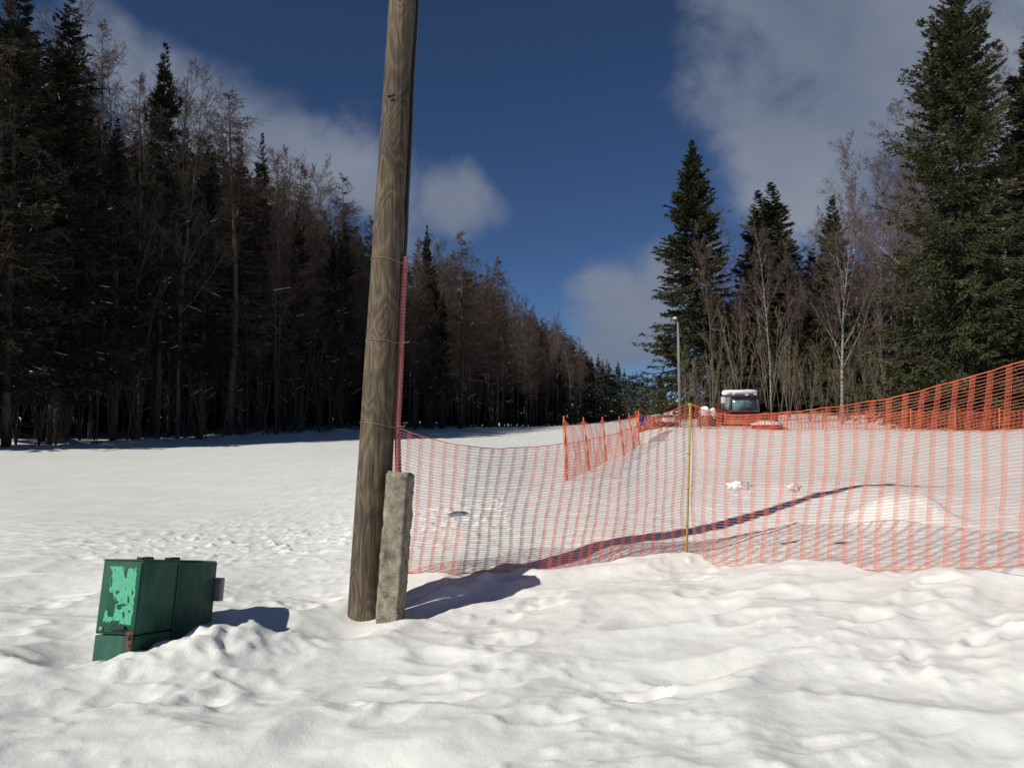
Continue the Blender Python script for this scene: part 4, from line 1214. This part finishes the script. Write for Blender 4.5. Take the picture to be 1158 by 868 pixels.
# far fence along the edge of the parking place
f3 = empty('safety_fence', at(800, 485, 46)); F3 = f3.location.copy()
tag(f3, 'long low orange net fence far back, running in front of the snow groomer', 'fence')
fc = [(722, 466, 489, 32.5), (733, 468, 486, 38), (748, 471, 483, 43), (770, 468, 483, 44), (792, 463, 483, 45), (812, 462, 486, 46), (820, 467, 488, 46), (845, 468, 489, 46), (865, 466, 488, 45), (890, 466, 487, 44), (930, 466, 487, 44),
      (980, 465, 487, 43), (1030, 464, 487, 42), (1080, 464, 488, 41), (1130, 463, 488, 40), (1180, 462, 489, 39), (1260, 460, 490, 38)]
random.seed(6)
for i in range(len(fc) - 1):
    a, b_ = fc[i], fc[i + 1]
    top = []; bot = []
    for t in np.linspace(0, 1, 4):
        TA = at(a[0], a[1], a[3]); TB = at(b_[0], b_[1], b_[3]); q = TA + (TB - TA) * t; q.z -= 0.10 * math.sin(math.pi * t)
        A = at(a[0], a[2], a[3]); B = at(b_[0], b_[2], b_[3]); p = A + (B - A) * t
        top.append(tuple(q - F3)); bot.append(tuple(p - F3))
    build_net('net', top, bot, f3, pitch=0.19, rows=16, band=0.07, hw=0.0050, vw=0.0070, mat='net_far', seed=40 + i, wrinkle=0.05, zig=False, step=0.3)
for i, a in enumerate(fc):
    if i in (1, 3, 5, 7, 8): continue
    p0 = at(a[0], a[2], a[3]) - F3; p1 = at(a[0], a[1], a[3]) - F3
    mb = MB(); mb.tube([tuple(p0 - Vector((0, 0, .3))), tuple(p1 + Vector((0.0, 0, .08)))], 0.03, 8); mb.obj('post', 'orange_post', f3, smooth=True)
# violet cloth on the far corner
p = at(727, 477, 33); mb = MB()
nx_ = 8; V = [(i / 7 * 0.20 + 0.02 * math.sin(j), 0.04 * math.sin(i * 1.3 + j * .4), -j / 11 * 0.42) for j in range(12) for i in range(8)]
Q = [(j * 8 + i, j * 8 + i + 1, (j + 1) * 8 + i + 1, (j + 1) * 8 + i) for j in range(11) for i in range(7)]
mb.add(V, Q); o = mb.obj('cloth', 'violet_cloth', smooth=True); o.location = p + Vector((-0.14, -0.05, 0.28))
sl = o.modifiers.new('thickness', 'SOLIDIFY'); sl.thickness = 0.006
tag(o, 'small violet cloth hanging where the receding fence meets the far one', 'cloth')

# ------------------------------------------------------------------ snow groomer, lamp, snowy heaps
gp = at(837, 487, 55); gz = float(base_h(np.array([gp.x]), np.array([55.]))[0])
gr = empty('snow_groomer', (gp.x, 55, gz)); gr.rotation_euler = (0, 0, R(6))
tag(gr, 'small red snow groomer with teal windscreen and thick snow on its cab roof', 'snow groomer')
topz = zrow(441, 55) - gz
ch = topz - 0.42
mb = MB(); mb.box((0, 0.9, 0.72), (2.3, 3.4, 0.5)); mb.box((0, 2.2, 1.2), (1.7, 1.3, 0.7)); mb.obj('body', 'machine_red', gr, bevel=0.06)
for s_ in (-1, 1):
    mb = MB(); path = [(-1.0, .25), (-1.25, .5), (-1.0, .8), (2.6, .8), (2.9, .5), (2.6, .25)]
    for (y0_, z0_), (y1_, z1_) in zip(path, path[1:] + path[:1]):
        L2 = math.hypot(y1_ - y0_, z1_ - z0_); nn2 = max(2, int(L2 / 0.18))
        for q in range(nn2):
            t = (q + .5) / nn2; an_ = math.atan2(z1_ - z0_, y1_ - y0_)
            mb.box((s_ * 1.35, y0_ + (y1_ - y0_) * t, z0_ + (z1_ - z0_) * t), (0.75, L2 / nn2 * 0.96, 0.07), rot=Matrix.Rotation(an_, 3, 'X'))
    for yw in (-0.8, 0.1, 1.0, 1.9, 2.5): mb.tube([(s_ * 1.1, yw, .52), (s_ * 1.6, yw, .52)], 0.23, 14)
    mb.obj('track', 'rubber', gr, bevel=0.01)
# cab as posts and rails
cw, cy0, cy1, cz0 = 0.98, -0.75, 0.75, 0.98
mb = MB()
for sx in (-1, 1):
    mb.tube([(sx * cw * 1.03, cy0 - .1, cz0), (sx * cw * 0.93, cy0 + .06, ch)], 0.06, 8); mb.tube([(sx * cw, cy1, cz0), (sx * cw * 0.95, cy1, ch)], 0.06, 8)
mb.box((0, (cy0 + cy1) / 2, ch + 0.02), (cw * 2.02, cy1 - cy0 + .3, 0.12)); mb.box((0, cy0 - .1, cz0 - .02), (cw * 2.1, .12, .14))
cabo = mb.obj('cab', 'cab_frame', gr, bevel=0.02)
mb = MB(); mb.add([(-cw * .98, cy0 - .05, cz0 + .05), (cw * .98, cy0 - .05, cz0 + .05), (cw * .90, cy0 + .07, ch - .04), (-cw * .90, cy0 + .07, ch - .04)], [(0, 1, 2, 3)])
o = mb.obj('windscreen', 'glass', cabo); sl = o.modifiers.new('t', 'SOLIDIFY'); sl.thickness = 0.02
for s_ in (-1, 1):
    mb = MB(); mb.add([(s_ * cw * .99, cy0, cz0 + .05), (s_ * cw * .99, cy1, cz0 + .05), (s_ * cw * .93, cy1, ch - .04), (s_ * cw * .93, cy0 + .1, ch - .04)], [(0, 1, 2, 3)])
    o = mb.obj('side_window', 'glass', cabo); sl = o.modifiers.new('t', 'SOLIDIFY'); sl.thickness = 0.02
mb = MB(); mb.tube([(-.25, cy0 - .12, cz0 + .1), (.05, cy0 - .05, cz0 + .75)], 0.018, 6); mb.obj('wiper', 'rubber', cabo)
o = ico('roof_snow', 'snow_clump', 4, cabo, 0.10, (1.30, 1.1, 0.30), (0, 0.05, ch + 0.26), 1.6, seed=3)
for v in o.data.vertices:
    x_ = v.co.x; v.co.x = max(-1.02, min(1.02, x_)); v.co.z = max(ch + 0.09, min(ch + 0.42 + 0.02 * math.sin(x_ * 3), v.co.z))
mb = MB(); mb.box((-.75, cy0 - .1, ch + .12), (.18, .1, .12)); mb.box((.75, cy0 - .1, ch + .12), (.18, .1, .12)); mb.box((0.12, cy0 - .22, ch + .06), (.22, .08, .10)); mb.obj('work_lamp', 'white_paint', cabo, bevel=0.02)
mb = MB(); mb.tube([(-cw, cy0, cz0 + .7), (-1.45, cy0 - .2, cz0 + .8)], 0.02, 6); mb.box((-1.52, cy0 - .2, cz0 + .72), (.30, .07, .42)); mb.obj('mirror', 'white_paint', cabo, bevel=0.03)
mb = MB()
V = [(x_, -2.25 + 0.25 * math.cos(t_), 0.05 + 0.36 * (1 - math.sin(t_))) for t_ in np.linspace(-1.2, 1.2, 9) for x_ in (-1.8, 1.8)]
mb.add(V, [(2 * i, 2 * i + 1, 2 * i + 3, 2 * i + 2) for i in range(8)]); o = mb.obj('blade', 'machine_orange', gr, smooth=True); sl = o.modifiers.new('t', 'SOLIDIFY'); sl.thickness = 0.05
mb = MB(); mb.box((-.7, -1.5, .6), (.14, 1.5, .14)); mb.box((.7, -1.5, .6), (.14, 1.5, .14)); mb.obj('blade_arm', 'machine_red', gr, bevel=0.02)

def heap(name, c, row, Y, sx, sz, label, cat, mat='stone', seed=1, cover=True):
    p = at(c, row, Y); z = float(base_h(np.array([p.x]), np.array([Y]))[0])
    root = empty(name, (p.x, Y, z)); tag(root, label, cat)
    hh = max(0.25, p.z - z)
    ico('base', mat, 3, root, 0.5, (sx, sx * 0.8, hh * 0.85), (0, 0, 0), 1.4, seed=seed, flat=-0.3)
    if cover: ico('snow_cover', 'snow_clump', 3, root, 0.3, (sx * 0.85, sx * 0.7, hh * 0.25 + sz), (0, 0, hh * 0.72), 1.8, seed=seed + 5, flat=-0.4)
    return root
heap('boulder', 797, 461, 52, 0.42, 0.16, 'snow-capped boulder behind the far net, next to the yellow post', 'boulder', seed=2)
heap('boulder', 806, 463, 53, 0.30, 0.14, 'ochre snow-capped boulder right beside the groomer', 'boulder', 'ochre', seed=7)
heap('log_pile', 867, 477, 51, 1.1, 0.10, 'low reddish log pile under snow on the far side of the groomer', 'log pile', 'machine_red', seed=4)
heap('log_pile', 752, 474, 53, 0.9, 0.10, 'low reddish log pile under snow by the foot of the lamp pole', 'log pile', 'machine_red', seed=9)

lp = at(768, 478, 62); lz = float(base_h(np.array([lp.x]), np.array([62.]))[0]); lamp = empty('lamp_post', (lp.x, 62, lz))
tag(lamp, 'grey lamp pole with a small lamp head in front of the lone tall spruce', 'lamp post')
lh = zrow(364, 62) - lz
mb = MB(); mb.tube([(0.08, 0, -.2), (0, 0, lh)], np.array([0.13, 0.09]), 12); mb.obj('pole', 'grey_pole', lamp, smooth=True)
mb = MB(); mb.tube([(0, 0, lh - .1), (-0.12, -0.3, lh + .12), (-.35, -.7, lh + .2)], 0.035, 8); mb.obj('arm', 'grey_pole', lamp, smooth=True)
mb = MB(); mb.box((-.42, -.8, lh + .2), (.26, .5, .13)); mb.obj('lamp_head', 'white_paint', lamp, bevel=0.04)
mb = MB(); mb.tube([(0.12, -.05, lh - .4), (.35, -.1, lh - 1.5), (.3, -.1, lh - 2.8), (.1, -.08, lh - 3.3)], 0.02, 6); mb.obj('cable', 'black_cable', lamp, smooth=True)

# ------------------------------------------------------------------ light
SUN_EL = R(37); SHX, SHY = 0.80, 0.60
sd = bpy.data.lights.new('sun', 'SUN'); sd.energy = 3.7; sd.angle = R(0.53); sd.color = (1.0, 0.95, 0.88)
so = bpy.data.objects.new('sun', sd); COL.objects.link(so)
dv = Vector((SHX * math.cos(SUN_EL), SHY * math.cos(SUN_EL), -math.sin(SUN_EL)))
so.rotation_euler = dv.to_track_quat('-Z', 'Y').to_euler(); so.location = (-20, -15, 30)

w = bpy.data.worlds.new('World'); S.world = w; w.use_nodes = True
nt = w.node_tree
for n_ in list(nt.nodes): nt.nodes.remove(n_)
out = N(nt, 'ShaderNodeOutputWorld')
sky = N(nt, 'ShaderNodeTexSky'); sky.sky_type = 'NISHITA'; sky.sun_disc = False
sky.sun_elevation = SUN_EL; sky.sun_rotation = math.atan2(-SHX, -SHY) % (2 * math.pi)
sky.altitude = 2200; sky.air_density = 0.7; sky.dust_density = 0.05; sky.ozone_density = 7.5
bg = N(nt, 'ShaderNodeBackground'); bg.inputs[1].default_value = 0.055
nt.links.new(sky.outputs[0], bg.inputs[0])
cl = N(nt, 'ShaderNodeBackground')
tc = N(nt, 'ShaderNodeTexCoord'); sep = N(nt, 'ShaderNodeSeparateXYZ'); nt.links.new(tc.outputs['Generated'], sep.inputs[0])
def mth(op, a, b_=None, c_=None, clamp=False):
    n_ = N(nt, 'ShaderNodeMath', operation=op); n_.use_clamp = clamp
    for i, v in enumerate((a, b_, c_)):
        if v is None: continue
        if isinstance(v, (int, float)): n_.inputs[i].default_value = v
        else: nt.links.new(v, n_.inputs[i])
    return n_.outputs[0]
yc = mth('MAXIMUM', sep.outputs[1], 0.05)
u = mth('DIVIDE', sep.outputs[0], yc); v = mth('DIVIDE', sep.outputs[2], yc)
comb = N(nt, 'ShaderNodeCombineXYZ'); nt.links.new(u, comb.inputs[0]); nt.links.new(v, comb.inputs[1])
nz1 = N(nt, 'ShaderNodeTexNoise'); nz1.inputs['Scale'].default_value = 5.5; nz1.inputs['Detail'].default_value = 8; nz1.inputs['Roughness'].default_value = 0.55; nz1.inputs['Distortion'].default_value = 0.3
nt.links.new(comb.outputs[0], nz1.inputs['Vector'])
def blob(cx_, cy_, rx, ry, ang):
    c_, s_ = math.cos(R(ang)), math.sin(R(ang))
    du = mth('SUBTRACT', u, cx_); dv_ = mth('SUBTRACT', v, cy_)
    a = mth('DIVIDE', mth('ADD', mth('MULTIPLY', du, c_), mth('MULTIPLY', dv_, s_)), rx)
    b2 = mth('DIVIDE', mth('SUBTRACT', mth('MULTIPLY', dv_, c_), mth('MULTIPLY', du, s_)), ry)
    return mth('SUBTRACT', 1.0, mth('SQRT', mth('ADD', mth('MULTIPLY', a, a), mth('MULTIPLY', b2, b2))))
def PX(c_, r_): return (c_ - 579) / F, (480 - r_) / F
bl = None
for c_, r_, rx, ry, an_, k_ in [(250, 140, 0.34, 0.085, -30, 1), (395, 200, 0.16, 0.08, -25, 1), (505, 225, 0.07, 0.055, -20, 1), (1000, 60, 0.24, 0.26, 0, 1), (900, 180, 0.11, 0.15, 20, 1), (1150, 160, 0.25, 0.3, 0, 1),
                            (705, 350, 0.085, 0.075, 35, 1), (700, 395, 0.085, 0.05, 0, 1), (760, 300, 0.09, 0.06, 40, 0.8), (-100, 100, 0.3, 0.15, -20, 1)]:
    x_, y_ = PX(c_, r_); q = blob(x_, y_, rx, ry, an_)
    bl = q if bl is None else mth('MAXIMUM', bl, q)
dens = mth('ADD', bl, mth('MULTIPLY', mth('SUBTRACT', nz1.outputs[0], 0.5), 2.3))
mr = N(nt, 'ShaderNodeMapRange'); mr.interpolation_type = 'SMOOTHSTEP'; nt.links.new(dens, mr.inputs[0])
mr.inputs[1].default_value = -0.10; mr.inputs[2].default_value = 0.62; mr.inputs[3].default_value = 0; mr.inputs[4].default_value = 0.93
front = N(nt, 'ShaderNodeMapRange'); nt.links.new(sep.outputs[1], front.inputs[0]); front.inputs[1].default_value = 0.06; front.inputs[2].default_value = 0.25
fac = mth('MULTIPLY', mr.outputs[0], front.outputs[0])
nz2 = N(nt, 'ShaderNodeTexNoise'); nz2.inputs['Scale'].default_value = 3.0; nz2.inputs['Detail'].default_value = 5; nt.links.new(comb.outputs[0], nz2.inputs['Vector'])
cr_ = ramp(nt, nz2.outputs[0], [(0.3, (0.125, 0.155, 0.225)), (0.7, (0.27, 0.30, 0.355))])
nt.links.new(cr_.outputs[0], cl.inputs[0]); cl.inputs[1].default_value = 1.0
mx = N(nt, 'ShaderNodeMixShader'); nt.links.new(fac, mx.inputs[0]); nt.links.new(bg.outputs[0], mx.inputs[1]); nt.links.new(cl.outputs[0], mx.inputs[2])
nt.links.new(mx.outputs[0], out.inputs[0])

S.view_settings.view_transform = 'Standard'; S.view_settings.look = 'None'; S.view_settings.exposure = 0.08; S.view_settings.gamma = 1.0
S.render.resolution_x = 1024; S.render.resolution_y = 767
S.cycles.max_bounces = 5; S.cycles.diffuse_bounces = 3; S.cycles.transparent_max_bounces = 4
S.cycles.use_denoising = True
print('TREES', nfill, 'OBJS', len(bpy.data.objects))
